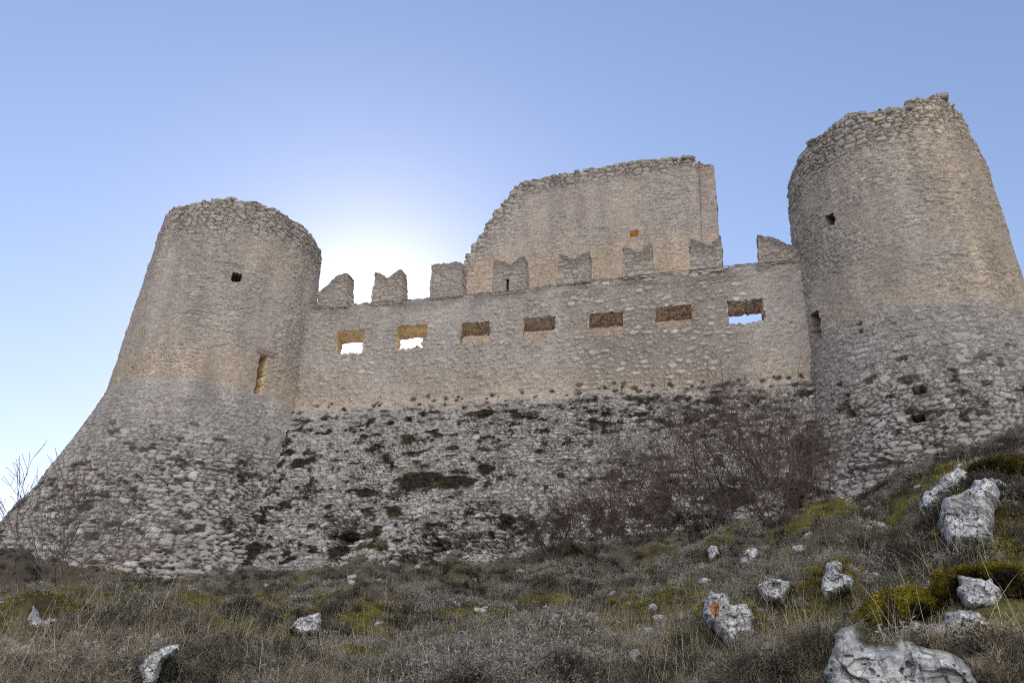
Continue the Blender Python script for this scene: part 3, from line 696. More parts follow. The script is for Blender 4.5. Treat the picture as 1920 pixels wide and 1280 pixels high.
# ---------------------------------------------------------------- rocks and moss cushions: outlines with their own distance, size and depth
def rock_col(lichen=None, dark=.5):
    def f(A, B, S, ridg, size):
        n = fbm(A / size * 5, B / size * 5, 31, 5); c = mix(C_(.45, .445, .44), C_(.70, .695, .68), M3(sst(.38, .56, n)))
        c = c * M3(.62 + .76 * fbm(A / size * 38, B / size * 38, 37, 3))
        c = mix(c, C_(.07, .065, .06), M3(sst(.60, .68, fbm(A / size * 20, B / size * 24, 34, 5) + (dark - .5) * .22) * .45))
        if lichen:
            q = np.hypot((A / size - lichen[0]) / lichen[2], (B / size - lichen[1]) / (lichen[2] * 1.8)) + .8 * (fbm(A / size * 12, B / size * 12, 35, 3) - .5)
            c = mix(c, C_(.50, .19, .07), M3(sst(1.1, .7, q) * .85))
        return c
    return f
def moss_col(bright):
    def f(A, B, S, ridg, size):
        n = fbm(A / size * 4, B / size * 4, 41, 5); g = mix(C_(.055, .048, .015), C_(.46, .40, .03), M3(sst(.36, .56, n) * bright))
        g = g * C_(.9, .86, 1.2); g = mix(g, C_(.10, .065, .03), M3(sst(.5, .68, fbm(A / size * 3, B / size * 3, 43, 4)) * .8)); return g
    return f
z8 = lambda L: [(1280 + x / 2.4156, 750 + y / 2.4156) for x, y in L]
z6 = lambda L: [(x / 2.4156, 750 + y / 2.4156) for x, y in L]
ROCKS = [
 (z8([(670, 1420), (680, 1280), (690, 1150), (705, 1080), (760, 1045), (830, 1030), (870, 1045), (850, 1105), (920, 1100), (980, 1085), (1060, 1100), (1130, 1140), (1200, 1170), (1260, 1210), (1300, 1290), (1310, 1420)]), 2.9, .28, 'large pale pitted limestone boulder cut off by the bottom edge', rock_col(), 17),
 (z8([(1020, 1050), (1080, 1000), (1170, 1010), (1180, 960), (1240, 935), (1330, 960), (1390, 1010), (1400, 1080), (1440, 1130), (1330, 1110), (1250, 1110), (1170, 1130), (1120, 1090)]), 3.25, .16, 'jagged white limestone lump just above the largest boulder', rock_col(dark=.6), 27),
 (z8([(1250, 800), (1330, 815), (1400, 820), (1440, 880), (1430, 940), (1360, 940), (1290, 930), (1255, 890)]), 3.7, .16, 'smooth angular white stone between bright moss patches', rock_col(dark=.2), 37),
 (z8([(1165, 570), (1200, 480), (1290, 440), (1310, 380), (1360, 375), (1420, 420), (1440, 470), (1400, 500), (1410, 560), (1400, 660), (1340, 670), (1250, 665), (1200, 620)]), 5.6, .35, 'tall white limestone crag under the dark moss at the right edge', rock_col(dark=.4), 47),
 (z8([(1080, 520), (1090, 440), (1150, 400), (1190, 340), (1250, 320), (1310, 350), (1290, 420), (1240, 440), (1180, 480), (1120, 510)]), 6.3, .3, 'grey streaked rock leaning behind the tall white crag', rock_col(dark=.65), 57),
 (z8([(95, 920), (130, 870), (200, 880), (215, 930), (280, 930), (330, 1000), (300, 1060), (260, 1080), (210, 1115), (190, 1060), (130, 1030), (95, 970)]), 4.9, .2, 'white rock with an orange lichen streak', rock_col((-.18, .12, .075), .55), 67),
 (z8([(340, 850), (370, 820), (400, 810), (480, 820), (490, 860), (450, 910), (380, 900)]), 5.6, .15, 'dark spotted rock just above the one with orange lichen', rock_col(dark=.95), 77),
 (z8([(635, 850), (640, 790), (655, 740), (700, 730), (735, 755), (710, 790), (770, 800), (775, 850), (700, 870), (650, 890)]), 6.2, .16, 'narrow upright white rock in the grass left of the bright moss', rock_col(dark=.6), 87),
 (z8([(250, 750), (270, 710), (290, 670), (330, 665), (345, 700), (325, 740), (290, 765)]), 8.5, .16, 'small white rock on the crest below the bare thicket', rock_col(), 97),
 (z8([(110, 680), (130, 655), (155, 660), (163, 700), (130, 725)]), 9.5, .12, 'smaller white stone left of the crest rock', rock_col(), 107),
 (z8([(345, 1150), (355, 1115), (380, 1092), (405, 1100), (395, 1135), (370, 1160)]), 4.3, .05, 'fist sized white stone below the rock with orange lichen', rock_col(dark=.4), 117),
 (z8([(1365, 375), (1390, 362), (1440, 370), (1475, 400), (1492, 445), (1455, 425), (1420, 405), (1380, 398)]), 5.7, .12, 'curved grey rock rib beside the top of the tall white crag', rock_col(dark=.5), 127),
 (z6([(85, 1070), (120, 1020), (140, 960), (155, 930), (178, 960), (182, 995), (225, 985), (262, 990), (250, 1020), (200, 1055), (150, 1075)]), 10.2, .3, 'pointed pale rock at the far left of the slope', rock_col(), 137),
 (z6([(635, 1200), (680, 1140), (720, 1120), (800, 1100), (805, 1135), (745, 1180), (720, 1235), (700, 1270), (650, 1260)]), 5.6, .2, 'slanting white rock low on the left slope', rock_col(dark=.6), 147),
 (z6([(1315, 1030), (1350, 990), (1400, 975), (1450, 955), (1450, 1000), (1435, 1045), (1360, 1050)]), 9.0, .2, 'white rock in the moss near the middle left of the slope', rock_col(dark=.7), 157),
 ([(1178, 1222), (1186, 1216), (1197, 1217), (1203, 1226), (1195, 1234), (1183, 1232)], 5.0, .04, 'lone white pebble on dark moss right of centre', rock_col(dark=.2), 167),
 ([(1620, 1078), (1630, 1072), (1646, 1073), (1650, 1083), (1630, 1086)], 5.6, .05, 'flat grey stone half buried above the bright yellow moss', rock_col(dark=.5), 177),
 ([(1728, 1040), (1745, 1034), (1762, 1036), (1760, 1046), (1735, 1050)], 5.3, .05, 'small flat stone at the foot of the tall white crag', rock_col(dark=.5), 187)]
def fit_dist(ol, th):
    a = np.array(ol); yb = min(a[:, 1].max() - .08 * np.ptp(a[:, 1]), 1272); m = a[a[:, 1] > a[:, 1].max() - .5 * np.ptp(a[:, 1])]
    xs = np.clip(np.linspace(m[:, 0].min(), m[:, 0].max(), 5), -20, 1940); return float(np.median([ground_hit(x, yb) for x in xs])) - th * .2
ROCKS = [(r_[0], fit_dist(r_[0], r_[2]), *r_[2:]) for r_ in ROCKS]
def skirt(ol):
    a = np.array(ol, float); h = np.ptp(a[:, 1]); m = a[:, 1].min() + .6 * h; c = a.mean(0); a[:, 0] = c[0] + (a[:, 0] - c[0]) * 1.08; a[:, 1] = np.where(a[:, 1] > m, m + (a[:, 1] - m) * 1.4, a[:, 1]); return [tuple(p) for p in a]
MOSS = [
 (z8([(735, 1050), (790, 965), (850, 890), (980, 850), (1090, 850), (1180, 885), (1210, 940), (1140, 965), (1060, 1000), (1010, 1050), (940, 1100), (870, 1110), (860, 1050), (800, 1045)]), 3.15, .14, 'bright yellow green moss cushion lying over the largest boulder', 1.0, 207),
 (z8([(1120, 850), (1130, 800), (1170, 770), (1260, 755), (1350, 735), (1500, 745), (1640, 780), (1640, 930), (1500, 930), (1450, 900), (1440, 860), (1400, 815), (1260, 795), (1240, 870), (1180, 890)]), 4.0, .16, 'long green brown moss cushion wrapping the smooth angular stone', .75, 217),
 (z8([(1290, 320), (1340, 283), (1430, 268), (1560, 270), (1700, 300), (1700, 700), (1560, 700), (1480, 620), (1440, 560), (1500, 450), (1460, 390), (1330, 355)]), 6.0, .5, 'dark mossy hump at the right edge above the tall white crag', .25, 227)]
MOSS = [(r_[0], fit_dist(r_[0], r_[2]), *r_[2:]) for r_ in MOSS[:2]] + MOSS[2:]
for (ol, dist, th, *_q) in ROCKS:
    a = np.array(ol); y0, y1 = a[:, 1].min(), min(a[:, 1].max(), 1275); top = at_dist(a[:, 0].mean(), y0 + .12 * (y1 - y0), dist); bot = at_dist(a[:, 0].mean(), y1, dist)
    f = top[:2] / np.linalg.norm(top[:2]); sc_ = .45 if dist < 3 else (.7 if dist < 4.5 else (.55 if a[:, 0].mean() > 1700 else .95)); w = np.ptp(a[:, 0]) / 2 * dist / 1387 * 1.15; h = (top[2] - bot[2]) * .8 * sc_
    MOUNDS.append((top[0], top[1], f[0], f[1], max(w, .05), h, .7 + 1.2 * h))
MOSSG = [(1720, 1110, 4.0, .55), (1640, 1130, 4.0, .3), (1870, 1075, 4.2, .7), (1880, 920, 6.6, 1.0), (1410, 1010, 11, .5), (1530, 980, 11, .6), (1230, 1115, 8, .5), (1240, 1180, 6, .5), (1245, 1210, 5.2, .3), (830, 1200, 6, .6), (960, 1245, 4.8, .5), (700, 1265, 4.4, .4), (80, 1120, 13, 1.6), (120, 1180, 8.5, .8), (530, 1130, 12, 1.2), (420, 1145, 10.5, .9), (620, 1155, 9.5, .7), (380, 1225, 5.8, .5), (600, 1250, 4.6, .3), (30, 1230, 6, .6), (1500, 1245, 3.6, .25), (1030, 1110, 9.5, .6), (1150, 1230, 4.9, .3), (1800, 1230, 3, .2), (1100, 1240, 4.6, .35), (900, 1160, 7.5, .5), (1330, 1240, 3.9, .25), (250, 1260, 4.4, .3), (150, 1240, 5.2, .4), (700, 1190, 7, .5), (1650, 960, 9, .6), (1760, 905, 9, .6), (1580, 1000, 8.5, .4), (1430, 1080, 7, .3), (1900, 1180, 3, .4), (1000, 1190, 6.2, .35)]
CUSH += [(*at_dist(x, y, q)[:2], r) for (x, y, q, r) in MOSSG if x < 1590]
ga = np.concatenate([np.arange(-math.pi, -.78, .06), np.arange(-.78, 1.05, .0022), np.arange(1.05, math.pi + .05, .06)]); ga[-1] = math.pi
gd = np.concatenate([np.geomspace(.3, 2, 20)[:-1], np.geomspace(2, 30, 520), np.geomspace(31, 5000, 50)])
GA, GD = np.meshgrid(ga, gd, indexing='ij'); GX, GY = GD * np.sin(GA), GD * np.cos(GA); GZ = ground_z(GX, GY)
def moss_at(X, Y):
    m = sst(.54, .64, fbm(X / .9, Y / 1.6, 711, 4)) * .6
    for (x, y, q, r) in MOSSG:
        p = at_dist(x, y, q); h_ = np.hypot((X - p[0]) / r, (Y - p[1]) / (r * 1.5)); n_ = h_ < 1.8
        if n_.any(): m[n_] = np.maximum(m[n_], sst(1.2, .6, h_[n_] + 1.5 * (fbm(X[n_] / .3, Y[n_] / .3, 712, 4) - .5)))
    return m
GM = moss_at(GX, GY)
gcol = mix(mix(C_(.05, .042, .032), C_(.13, .11, .08), M3(fbm(GX / .5, GY / .5, 713))), mix(C_(.055, .045, .02), C_(.13, .115, .03), M3(sst(.35, .7, fbm(GX / .35, GY / .35, 714)))), M3(GM))
n1, n2 = GA.shape; I, J = np.meshgrid(np.arange(n1 - 1), np.arange(n2 - 1), indexing='ij'); i0 = (I * n2 + J).ravel()
gf = np.stack([i0, i0 + 1, i0 + n2 + 1, i0 + n2], 1)
ground = npmesh('ground', np.stack([GX, GY, GZ], -1).reshape(-1, 3), gf, M_SOIL, True, {'tint': gcol.reshape(-1, 3)})
link(ground, None, 'steep grassy hillside of dark soil and moss below the castle', 'ground', kind='structure')

def blob(name, outline, dist, thick, mat, colf, label, cat, res=None, seed=0, rough=.12, ground_sink=True, lean=0.0, group=None, fuzz=None):
    xy = np.array(outline, float); c = xy.mean(0); pc = at_dist(*c, dist)
    d = ray(*c); right = np.array([d[1], -d[0], 0]); right /= np.linalg.norm(right); fwd = np.array([d[0], d[1], 0]); fwd /= np.linalg.norm(fwd)
    P2 = []
    for (x, y) in outline:
        q = ray(x, y); t = np.dot(pc - CAM, fwd) / np.dot(q, fwd); p = CAM + q * t - pc; P2.append((np.dot(p, right), p[2]))
    P2 = np.array(P2); lo, hi = P2.min(0), P2.max(0); size = (hi - lo).max()
    # densify with fractal jitter for a craggy outline
    Q = []
    for i in range(len(P2)):
        a, b = P2[i], P2[(i + 1) % len(P2)]; n = max(2, int(np.linalg.norm(b - a) / (size * .02)))
        for k in range(n):
            p = a + (b - a) * k / n; Q.append(p)
    Q = np.array(Q); jn = np.stack([fbm(Q[:, 0] / size * 9, Q[:, 1] / size * 9, seed + 1, 3) - .5, fbm(Q[:, 0] / size * 9, Q[:, 1] / size * 9, seed + 2, 3) - .5], 1); Q = Q + jn * size * rough * .9
    res = res or size / (250 if dist < 3.2 else 140)
    gx, gz = np.arange(lo[0] - .1 * size, hi[0] + .1 * size, res), np.arange(lo[1] - .1 * size, hi[1] + .1 * size, res)
    A, B = np.meshgrid(gx, gz, indexing='ij')
    D = np.full(A.shape, 1e9); n = len(Q)
    for i in range(n):
        a, b = Q[i], Q[(i + 1) % n]; ab = b - a; L2 = ab @ ab + 1e-12
        t = np.clip(((A - a[0]) * ab[0] + (B - a[1]) * ab[1]) / L2, 0, 1); D = np.minimum(D, np.hypot(A - a[0] - t * ab[0], B - a[1] - t * ab[1]))
    ins = inpoly(Q[:, 0], Q[:, 1], A, B); S = np.where(ins, D, -D)
    ok = S > -res * .8; dm = size * (.13 if rough > .1 else .25)
    # snap the outermost ring onto the outline
    cell = ins[:-1, :-1] | ins[1:, :-1] | ins[:-1, 1:] | ins[1:, 1:]
    use = np.zeros(A.shape, bool); use[:-1, :-1] |= cell; use[1:, :-1] |= cell; use[:-1, 1:] |= cell; use[1:, 1:] |= cell
    t = np.clip(S / dm, 0, 1); prof = np.sqrt(np.clip(1 - (1 - t) ** 2, 0, 1)) * thick
    n3 = lambda s, o, k: fbm3(np.stack([A / size * s, B / size * s, prof / size * s], -1) + seed, k, o) - .5
    ridg = 1 - 2 * np.abs(n3(7, 4, 21)); rk = rough > .1
    wx, wy = A / size + .12 * (fbm(A / size * 4, B / size * 4, seed + 30, 3) - .5), B / size + .12 * (fbm(A / size * 4 + 9, B / size * 4, seed + 31, 3) - .5)
    eC, rC, _, tC = stones(wx * 3.4 + seed, wy * 2.6, 1.0, 1.0, seed + 3); eD, rD, _, tD = stones(wx * 9 + seed, wy * 8, 1.0, 1.0, seed + 4)
    if rk: crag = size * (.15 * (rC - .5) + .34 * tC + .045 * (rD - .5) + .07 * tD - .012 * sst(.09, 0, eC) - .012 * sst(.10, 0, eD) + .10 * n3(4, 5, 22) + .05 * n3(17, 4, 25))
    else: crag = n3(4, 5, 22) * rough * size * 2.4 + n3(13, 3, 25) * size * .12
    pit = sst(.70, .76, fbm(A / size * 22, B / size * 22, seed + 8, 2)) * (rough > .1)
    front = np.where(ins, prof + crag * np.clip(t * 2, 0, 1) - pit * .03 * size, 0)
    idx = -np.ones(A.shape, int); idx[use] = np.arange(use.sum()); nv = use.sum()
    a_, b_ = A[use], B[use]
    Vf = pc + M3(a_) * right + M3(b_) * np.array([0, 0, 1.]) - M3(front[use] - b_ * lean) * fwd
    Vb = pc + M3(a_) * right + M3(b_) * np.array([0, 0, 1.]) + M3(np.where(ins, prof, 0)[use] + b_ * lean) * fwd
    i, j = np.nonzero(cell); F = np.stack([idx[i, j], idx[i + 1, j], idx[i + 1, j + 1], idx[i, j + 1]], 1)
    col = colf(A, B, S / size, ridg, size)[use]
    if rk:
        col = mix(col, C_(.09, .085, .075), M3(sst(.03, 0, eC[use]) * .3 + sst(.03, 0, eD[use]) * .1)); col = mix(col, C_(.10, .10, .095), M3(pit[use] * .6))
        hb = (B - lo[1]) / (hi[1] - lo[1]); mg = sst(.07, .0, S / size + .10 * (fbm(A / size * 6, B / size * 6, seed + 40, 4) - .5)) * sst(.2, .6, hb) * sst(.42, .55, fbm(A / size * 2.5, B / size * 2.5, seed + 41, 3))
        col = mix(col, C_(.085, .075, .03), M3(np.clip(mg, 0, 1)[use] * .9))
    V = np.concatenate([Vf, Vb]); FF = np.concatenate([F, F[:, ::-1] + nv]); C = np.concatenate([col, col])
    T = None
    if fuzz:
        r = np.random.default_rng(seed); k = r.integers(0, nv, fuzz); p = Vf[k] + r.normal(0, res, (fuzz, 3)); L = r.uniform(.004, .012, fuzz) * dist / 4
        dr = np.stack([r.normal(0, .7, fuzz), r.normal(-.3, .6, fuzz), r.uniform(.3, 1, fuzz)], 1); w = r.normal(0, .0018 * dist / 4, (fuzz, 3))
        tv = np.stack([p - w, p + w, p + dr * L[:, None]], 1).reshape(-1, 3); T = np.arange(3 * fuzz).reshape(-1, 3) + len(V)
        V = np.concatenate([V, tv]); C = np.concatenate([C, np.repeat(col[k] * r.uniform(.6, 1.5, (fuzz, 1)), 3, 0)])
    o = npmesh(name, V, FF, mat, True, {'tint': C}, T)
    link(o, None, label, cat, group); return o
print('rock dist', [round(r_[1], 2) for r_ in ROCKS])
for (ol, dist, th, lab, cf, sd_) in ROCKS:
    blob('limestone_rock', skirt(ol), dist, th, M_ROCK, cf, lab, 'rock', seed=sd_, rough=.13, lean=.35, group='white rocks breaking out of the hillside')
print('moss dist', [round(r_[1], 2) for r_ in MOSS])
for (ol, dist, th, lab, br, sd_) in MOSS:
    blob('moss_cushion', ol, dist, th, M_MOSS, moss_col(br), lab, 'moss', seed=sd_, rough=.085, lean=.5, group='moss cushions on the rocks', fuzz=40000)

# ---------------------------------------------------------------- grass, low scrub and moss tufts (uncountable cover)
def blades(n, L, R, w, lean, seed, segs=3):
    r = np.random.default_rng(seed); V = []; F = []; T = []
    for k in range(n):
        a = r.uniform(0, 6.283); rad = R * math.sqrt(r.uniform()); p = np.array([rad * math.cos(a), rad * math.sin(a), -.02]); l = L * r.uniform(.45, 1.15)
        h = r.uniform(0, 6.283); d = np.array([math.cos(h), math.sin(h), 0]); ln = lean * r.uniform(.2, 1.3); s = np.array([-d[1], d[0], 0]) * w * r.uniform(.6, 1.3); b0 = len(V)
        for i in range(segs):
            t = i / segs; q = p + np.array([0, 0, 1]) * l * (t - .35 * ln * t * t) + d * l * ln * t * t; ww = s * (1 - .6 * t); V += [q - ww, q + ww]
            if i: F.append([b0 + 2 * i - 2, b0 + 2 * i - 1, b0 + 2 * i + 1, b0 + 2 * i])
        V.append(p + np.array([0, 0, 1]) * l * (1 - .35 * ln) + d * l * ln); T.append([b0 + 2 * segs - 2, b0 + 2 * segs - 1, len(V) - 1])
    return np.array(V), F, T
def scrub(n, R, H, seed, leaf=.012, per=9):
    """twiggy cushion with small narrow leaves along each stem"""
    r = np.random.default_rng(seed); V = []; F = []; T = []
    for k in range(n):
        a = r.uniform(0, 6.283); e = r.uniform(.15, 1.45); l = H * r.uniform(.6, 1.15); d = np.array([math.cos(a) * math.cos(e) * R / H, math.sin(a) * math.cos(e) * R / H, math.sin(e)]); p0 = np.array([r.normal(0, R * .2), r.normal(0, R * .2), -.02])
        s = np.cross(d, [0, 0, 1]); s = s / (np.linalg.norm(s) + 1e-6) * .002; b0 = len(V); p1 = p0 + d * l
        V += [p0 - s, p0 + s, p1]; T.append([b0, b0 + 1, b0 + 2])
        for m in range(per):
            t = r.uniform(.35, 1.02); q = p0 + d * l * t; g = r.normal(0, 1, 3); g /= np.linalg.norm(g); h = np.cross(g, r.normal(0, 1, 3)); h /= np.linalg.norm(h); lf = leaf * r.uniform(.6, 1.5); b0 = len(V)
            V += [q, q + g * lf + h * lf * .35, q + g * lf * 2, q + g * lf - h * lf * .35]; F.append([b0, b0 + 1, b0 + 2, b0 + 3])
    return np.array(V), F, T
def templ(name, parts, mat):
    cl = bpy.data.collections.new(name)
    for k, (V, F, T) in enumerate(parts):
        o = npmesh('%s_tuft' % name, V, F, mat, False, None, T); cl.objects.link(o)
    return cl
M_GRASS = plant_mat('dry_grass', (.23, .19, .12), (.50, .44, .34), (.34, .295, .21))
M_GREENG = plant_mat('green_grass', (.12, .13, .04), (.28, .28, .11), (.20, .19, .09))
M_SCRUB = plant_mat('grey_scrub', (.14, .125, .10), (.38, .35, .30), (.23, .205, .17))
M_FUZZ = plant_mat('moss_leaf', (.10, .075, .025), (.32, .28, .045), (.17, .15, .03))
M_DARK = plant_mat('dark_scrub', (.035, .03, .026), (.13, .11, .085), (.065, .057, .04))
def gn_scatter(name, coll, pos, scale, rot, label, cat):
    me = bpy.data.meshes.new(name); me.vertices.add(len(pos)); me.vertices.foreach_set('co', np.asarray(pos, np.float32).ravel())
    me.attributes.new('sc', 'FLOAT', 'POINT').data.foreach_set('value', np.asarray(scale, np.float32))
    me.attributes.new('ro', 'FLOAT_VECTOR', 'POINT').data.foreach_set('vector', np.asarray(rot, np.float32).ravel())
    o = bpy.data.objects.new(name, me); link(o, None, label, cat, kind='stuff')
    ng = bpy.data.node_groups.new(name, 'GeometryNodeTree'); ng.interface.new_socket('Geometry', in_out='INPUT', socket_type='NodeSocketGeometry'); ng.interface.new_socket('Geometry', in_out='OUTPUT', socket_type='NodeSocketGeometry')
    N = ng.nodes; L = ng.links; gi = N.new('NodeGroupInput'); go = N.new('NodeGroupOutput'); ip = N.new('GeometryNodeInstanceOnPoints'); ci = N.new('GeometryNodeCollectionInfo')
    ci.inputs['Collection'].default_value = coll; ci.inputs['Separate Children'].default_value = True; ci.inputs['Reset Children'].default_value = True; ip.inputs['Pick Instance'].default_value = True
    def na(n, t): q = N.new('GeometryNodeInputNamedAttribute'); q.data_type = t; q.inputs['Name'].default_value = n; return q
    s_, r_ = na('sc', 'FLOAT'), na('ro', 'FLOAT_VECTOR'); e2r = N.new('FunctionNodeEulerToRotation')
    L.new(gi.outputs[0], ip.inputs['Points']); L.new(ci.outputs[0], ip.inputs['Instance']); L.new(s_.outputs[0], ip.inputs['Scale']); L.new(r_.outputs[0], e2r.inputs[0]); L.new(e2r.outputs[0], ip.inputs['Rotation']); L.new(ip.outputs[0], go.inputs[0])
    md = o.modifiers.new('scatter', 'NODES'); md.node_group = ng; return o
ROCKC = []
for (ol, dist, th, *_r2) in ROCKS:
    a = np.array(ol); p0, p1 = at_dist(a[:, 0].min(), a[:, 1].mean(), dist), at_dist(a[:, 0].max(), a[:, 1].mean(), dist); ROCKC.append(((p0 + p1) / 2, np.linalg.norm(p1 - p0) / 2, th))
def scatter(n, dmin, dmax, seed, dens=None):
    r = np.random.default_rng(seed); n = int(n * 1.35); az = r.uniform(-.78, 1.05, n); d = np.exp(math.log(dmin) + (math.log(dmax) - math.log(dmin)) * r.uniform(0, 1, n) ** .8); X, Y = d * np.sin(az), d * np.cos(az)
    k = np.ones(n, bool)
    if dens is not None: k = r.uniform(size=n) < dens(X, Y)
    # stay out of the castle and off the rocks
    off = 27 + WS * X - Y; k &= (off > WL * .58 * (ZR - 4.6)) | (X < -14)
    k &= (np.hypot(X - CL[0], Y - CL[1]) > 6.6) & (np.hypot(X - CR[0], Y - CR[1]) > 4.9)
    for (c0, rr, th) in ROCKC:
        f = c0[:2] / np.linalg.norm(c0[:2]); a = (X - c0[0]) * f[0] + (Y - c0[1]) * f[1]; b = (X - c0[0]) * f[1] - (Y - c0[1]) * f[0]
        k &= ~((np.abs(b) < rr * .95) & (a > -th * 1.0 - .03) & (a < th * .2))
        k &= ~((np.abs(b) < rr * .6) & (a > -th * 1.6 - .3) & (a < 0) & (r.uniform(size=n) < .5))
    for (ol, dist, *_q) in ROCKS + MOSS[:2]:
        px, py = proj(X, Y, ground_z(X, Y) + .07); a = np.array(ol); yy = a[:, 1].min() + (np.minimum(a[:, 1], 1290) - a[:, 1].min()) * .74
        k &= ~(inpoly(a[:, 0], yy, px, py) & (d < dist + th) & (r.uniform(size=n) < .93))
    X, Y, d = X[k], Y[k], d[k]; Zg = ground_z(X, Y); return X, Y, Zg, d, r
def place(name, coll, n, dmin, dmax, seed, s0, label, cat, dens=None, tilt=.25, growth=.55):
    X, Y, Zg, d, r = scatter(n, dmin, dmax, seed, dens); m = len(X)
    sc = s0 * r.uniform(.6, 1.35, m) * (d / 6) ** growth
    rot = np.stack([r.normal(0, tilt, m), r.normal(0, tilt, m), r.uniform(0, 6.28, m)], 1)
    return gn_scatter(name, coll, np.stack([X, Y, Zg], 1), sc, rot, label, cat)
g_cl = templ('dry_grass', [blades(30, .15, .06, .0013, 1.2, s) for s in range(5)] + [blades(24, .10, .08, .0013, 1.7, 10 + s) for s in range(5)], M_GRASS)
gg_cl = templ('green_grass', [blades(26, .10, .06, .0015, 1.2, 20 + s) for s in range(4)], M_GREENG)
s_cl = templ('low_scrub', [scrub(40, .10, .085, 30 + s, .009, 11) for s in range(6)], M_SCRUB)
d_cl = templ('dark_scrub', [scrub(60, .11, .10, 60 + s, .007, 7) for s in range(5)], M_DARK)
m_cl = templ('moss_tuft', [blades(80, .022, .06, .0022, .7, 40 + s, 2) for s in range(4)], M_FUZZ)
t_cl = templ('tall_stalk', [blades(4, .36, .05, .0011, .6, 50 + s, 5) for s in range(6)], M_GRASS)
patch = lambda X, Y: sst(.40, .58, fbm(X / .9, Y / 1.3, 721, 4))
patch2 = lambda X, Y: sst(.44, .56, fbm(X / .8 + 9, Y / 1.1, 723, 4))
place('dry_grass', g_cl, 95000, 1.3, 33, 1, .60, 'pale dry grass covering the slope', 'grass', lambda X, Y: (.15 + .85 * patch(X, Y)) * (1 - .95 * moss_at(X, Y)), growth=.3)
place('green_grass', gg_cl, 16000, 1.3, 22, 2, .55, 'dull green grass among the dry tufts', 'grass', lambda X, Y: .6 * sst(.45, .6, fbm(X, Y, 722)), growth=.3)
place('low_scrub', s_cl, 62000, 1.3, 30, 3, .9, 'low grey twiggy scrub on the slope', 'scrub', lambda X, Y: (1.05 - .95 * patch(X, Y)) * (.1 + .85 * patch2(X, Y)) * (1 - .85 * moss_at(X, Y)), growth=.35)
place('dark_scrub', d_cl, 48000, 1.3, 33, 6, .9, 'dark brown heathery scrub in the hollows of the slope', 'scrub', lambda X, Y: (1.05 - .85 * patch(X, Y)) * (1 - patch2(X, Y)) * (1 - .9 * moss_at(X, Y)), growth=.35)
place('moss_patch', m_cl, 75000, 1.3, 24, 4, 1.0, 'yellow green moss patches on the slope', 'moss', lambda X, Y: moss_at(X, Y), growth=.6)
place('grass_stalk', t_cl, 5000, 2.0, 26, 5, .75, 'thin upright dead stalks standing over the grass', 'grass', growth=.3)
b_cl = bpy.data.collections.new('loose_stone')
for k in range(4):
    v = CS4 * (1 + .8 * (fbm3(CS4 * 1.5 + 9 * k, 3, 3) - .5)[:, None]) * np.array([1.2, .9, .6]) * .04
    b_cl.objects.link(npmesh('loose_stone', v, CS4F, M_ROCK, False, {'tint': np.tile(C_(.5, .5, .5), (len(v), 1))}))
place('loose_stones', b_cl, 900, 1.6, 22, 8, 1.0, 'scattered loose pale limestone chips on the slope', 'stones', lambda X, Y: sst(.5, .62, fbm(X / 1.1, Y / 1.4, 731)), growth=.5)
# small plants rooted in the joints of the sloping wall
r_ = np.random.default_rng(91); n_ = 5200; iu = r_.uniform(-9.5, 11, n_); iz = r_.uniform(4.2, ZR + .1, n_)
zp_ = ZR - (ZR - iz) * 1.15
k_ = (fbm(iu / 0.42 + 3, zp_ / 0.22, 27, 5) > .615) | (r_.uniform(size=n_) < .04 + .25 * sst(.55, .65, fbm(iu / 1.5, zp_ / .8, 92)) * sst(-1, 3, iu))
iu, iz = iu[k_], iz[k_]; P_ = cw_map(iu, iz, np.full(len(iu), -.03)); m_ = len(iu)
gn_scatter('wall_plants', d_cl, P_, r_.uniform(.5, 1.5, m_), np.stack([np.full(m_, .6), r_.normal(0, .3, m_), r_.normal(-.27, .3, m_)], 1), 'small dark plants and dead tufts rooted in the sloping masonry', 'plants')

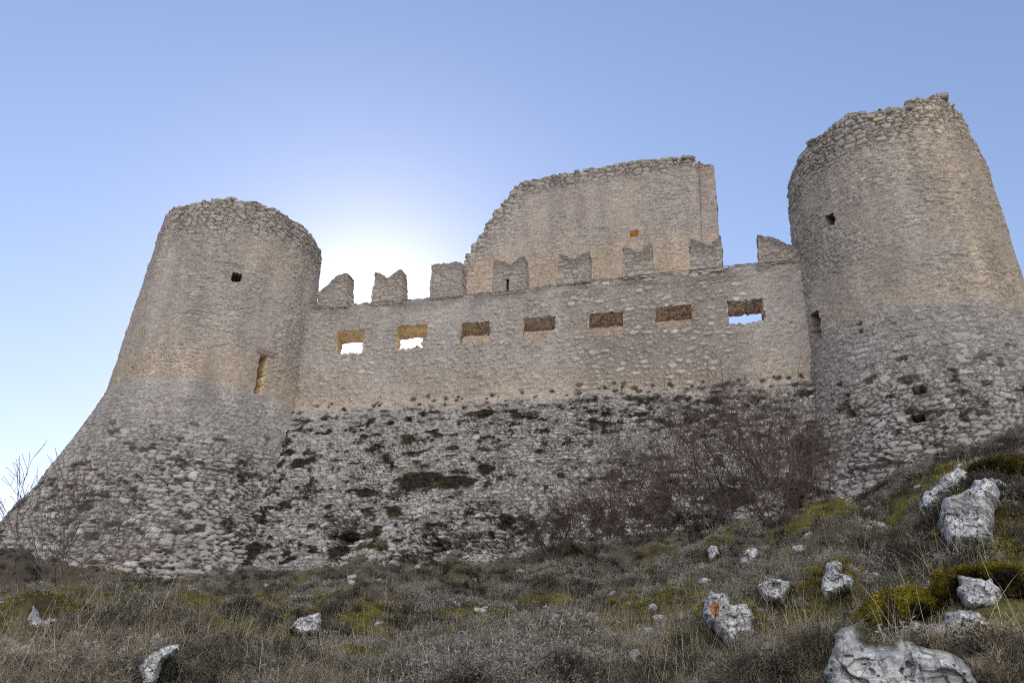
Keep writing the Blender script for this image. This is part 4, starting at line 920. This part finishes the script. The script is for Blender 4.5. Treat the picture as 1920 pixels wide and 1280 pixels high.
# ---------------------------------------------------------------- bare shrubs
M_TWIG = plant_mat('red_brown_twig', (.065, .048, .044), (.12, .085, .075), None, 0)
M_TWIG2 = plant_mat('grey_brown_twig', (.13, .10, .085), (.20, .16, .14), None, 0)
def shrub(name, x, y, dist, height, spread, seed, label, mat, stems=6, dens=1.0, depth=5, rad=.022, group=None, tipr=.0035, wander=.35):
    r = np.random.default_rng(seed); p0 = at_dist(x, y, dist); p0[2] = float(ground_z(np.array([p0[0]]), np.array([p0[1]]))[0]) - .05
    S0, S1, R0, R1 = [], [], [], []
    def grow(p, d, L, rad_, lev):
        n = 3 if lev < depth else 2; q = p
        for k in range(n):
            d = d + r.normal(0, wander * .45, 3) + np.array([0, 0, .06]); d /= np.linalg.norm(d); q2 = q + d * L / n; ra, rb = rad_ * (1 - .3 * k / n), rad_ * (1 - .3 * (k + 1) / n)
            S0.append(q); S1.append(q2); R0.append(max(ra, tipr)); R1.append(max(rb, tipr)); q = q2
            if lev < depth and k < n - 1 and r.uniform() < .75 * dens:
                dd = d + r.normal(0, .65, 3) * np.array([1, 1, .6]); grow(q, dd / np.linalg.norm(dd), L * r.uniform(.45, .75), rb * .6, lev + 1)
        if lev < depth:
            for m in range(2 if r.uniform() < .8 else 3):
                dd = d + r.normal(0, .45, 3) * np.array([1, 1, .5]); grow(q, dd / np.linalg.norm(dd), L * r.uniform(.55, .85), rad_ * .62, lev + 1)
    for k in range(stems):
        a = r.uniform(0, 6.283); d = np.array([math.cos(a) * spread, math.sin(a) * spread, 1]); grow(p0 + np.array([math.cos(a), math.sin(a), 0]) * .12 * r.uniform(.3, 1.5), d / np.linalg.norm(d), height * r.uniform(.3, .42), rad * r.uniform(.7, 1.1), 1)
    S0, S1, R0, R1 = np.array(S0), np.array(S1), np.array(R0), np.array(R1)
    ax = S1 - S0; ax /= np.linalg.norm(ax, axis=1, keepdims=True) + 1e-9; a = np.cross(ax, [.3, .9, .2]); a /= np.linalg.norm(a, axis=1, keepdims=True); b_ = np.cross(ax, a); m = len(S0)
    V = []; 
    for S, R_ in ((S0, R0), (S1, R1)):
        for k in range(3): V.append(S + R_[:, None] * (math.cos(2.0944 * k) * a + math.sin(2.0944 * k) * b_))
    V = np.stack(V, 1).reshape(-1, 3); i = np.arange(m) * 6
    F = np.concatenate([np.stack([i + k, i + (k + 1) % 3, i + 3 + (k + 1) % 3, i + 3 + k], 1) for k in range(3)])
    o = npmesh(name, V, F, mat, False); link(o, None, label, 'shrub', group); return m
nn = 0
GRP = 'bare shrubs in front of the wall'
for args in [
    ('bare_shrub', 1040, 1010, 18.6, 1.7, .8, 1, 'low reddish bare shrub at the left end of the thicket', M_TWIG),
    ('bare_shrub', 1110, 1005, 18.4, 2.2, .7, 2, 'reddish bare shrub second from the left end of the thicket', M_TWIG),
    ('bare_shrub', 1180, 1000, 18.2, 2.6, .7, 3, 'mid height red brown shrub left of the densest one', M_TWIG),
    ('bare_shrub', 1255, 995, 18.0, 3.4, .55, 4, 'tall red brown shrub in the left middle of the thicket', M_TWIG),
    ('bare_shrub', 1330, 988, 17.4, 4.0, .55, 5, 'tallest thin stemmed bare shrub in the thicket', M_TWIG),
    ('bare_shrub', 1395, 982, 16.4, 3.8, .6, 6, 'dense grey brown bare shrub in the heart of the thicket', M_TWIG2),
    ('bare_shrub', 1455, 975, 16.2, 3.4, .6, 7, 'dense dark bare shrub before the corner of wall and right tower', M_TWIG),
    ('bare_shrub', 1515, 955, 15.6, 2.2, .6, 8, 'lower brown shrub at the foot of the right tower', M_TWIG)]:
    nn += shrub(*args, group=GRP, stems=10, depth=5, dens=.64, tipr=.003, wander=.30, rad=.019)
nn += shrub('bare_shrub', 60, 1105, 16.5, 2.7, .75, 21, 'sparse bare shrub at the far left edge against the sky', M_TWIG2, stems=7, depth=5, dens=.3, rad=.013, wander=.22)
nn += shrub('bare_shrub', 125, 1105, 16.5, 2.4, .65, 22, 'sparse bare shrub before the foot of the left tower', M_TWIG2, stems=6, depth=5, dens=.3, rad=.014, wander=.22)
print('segments', nn)
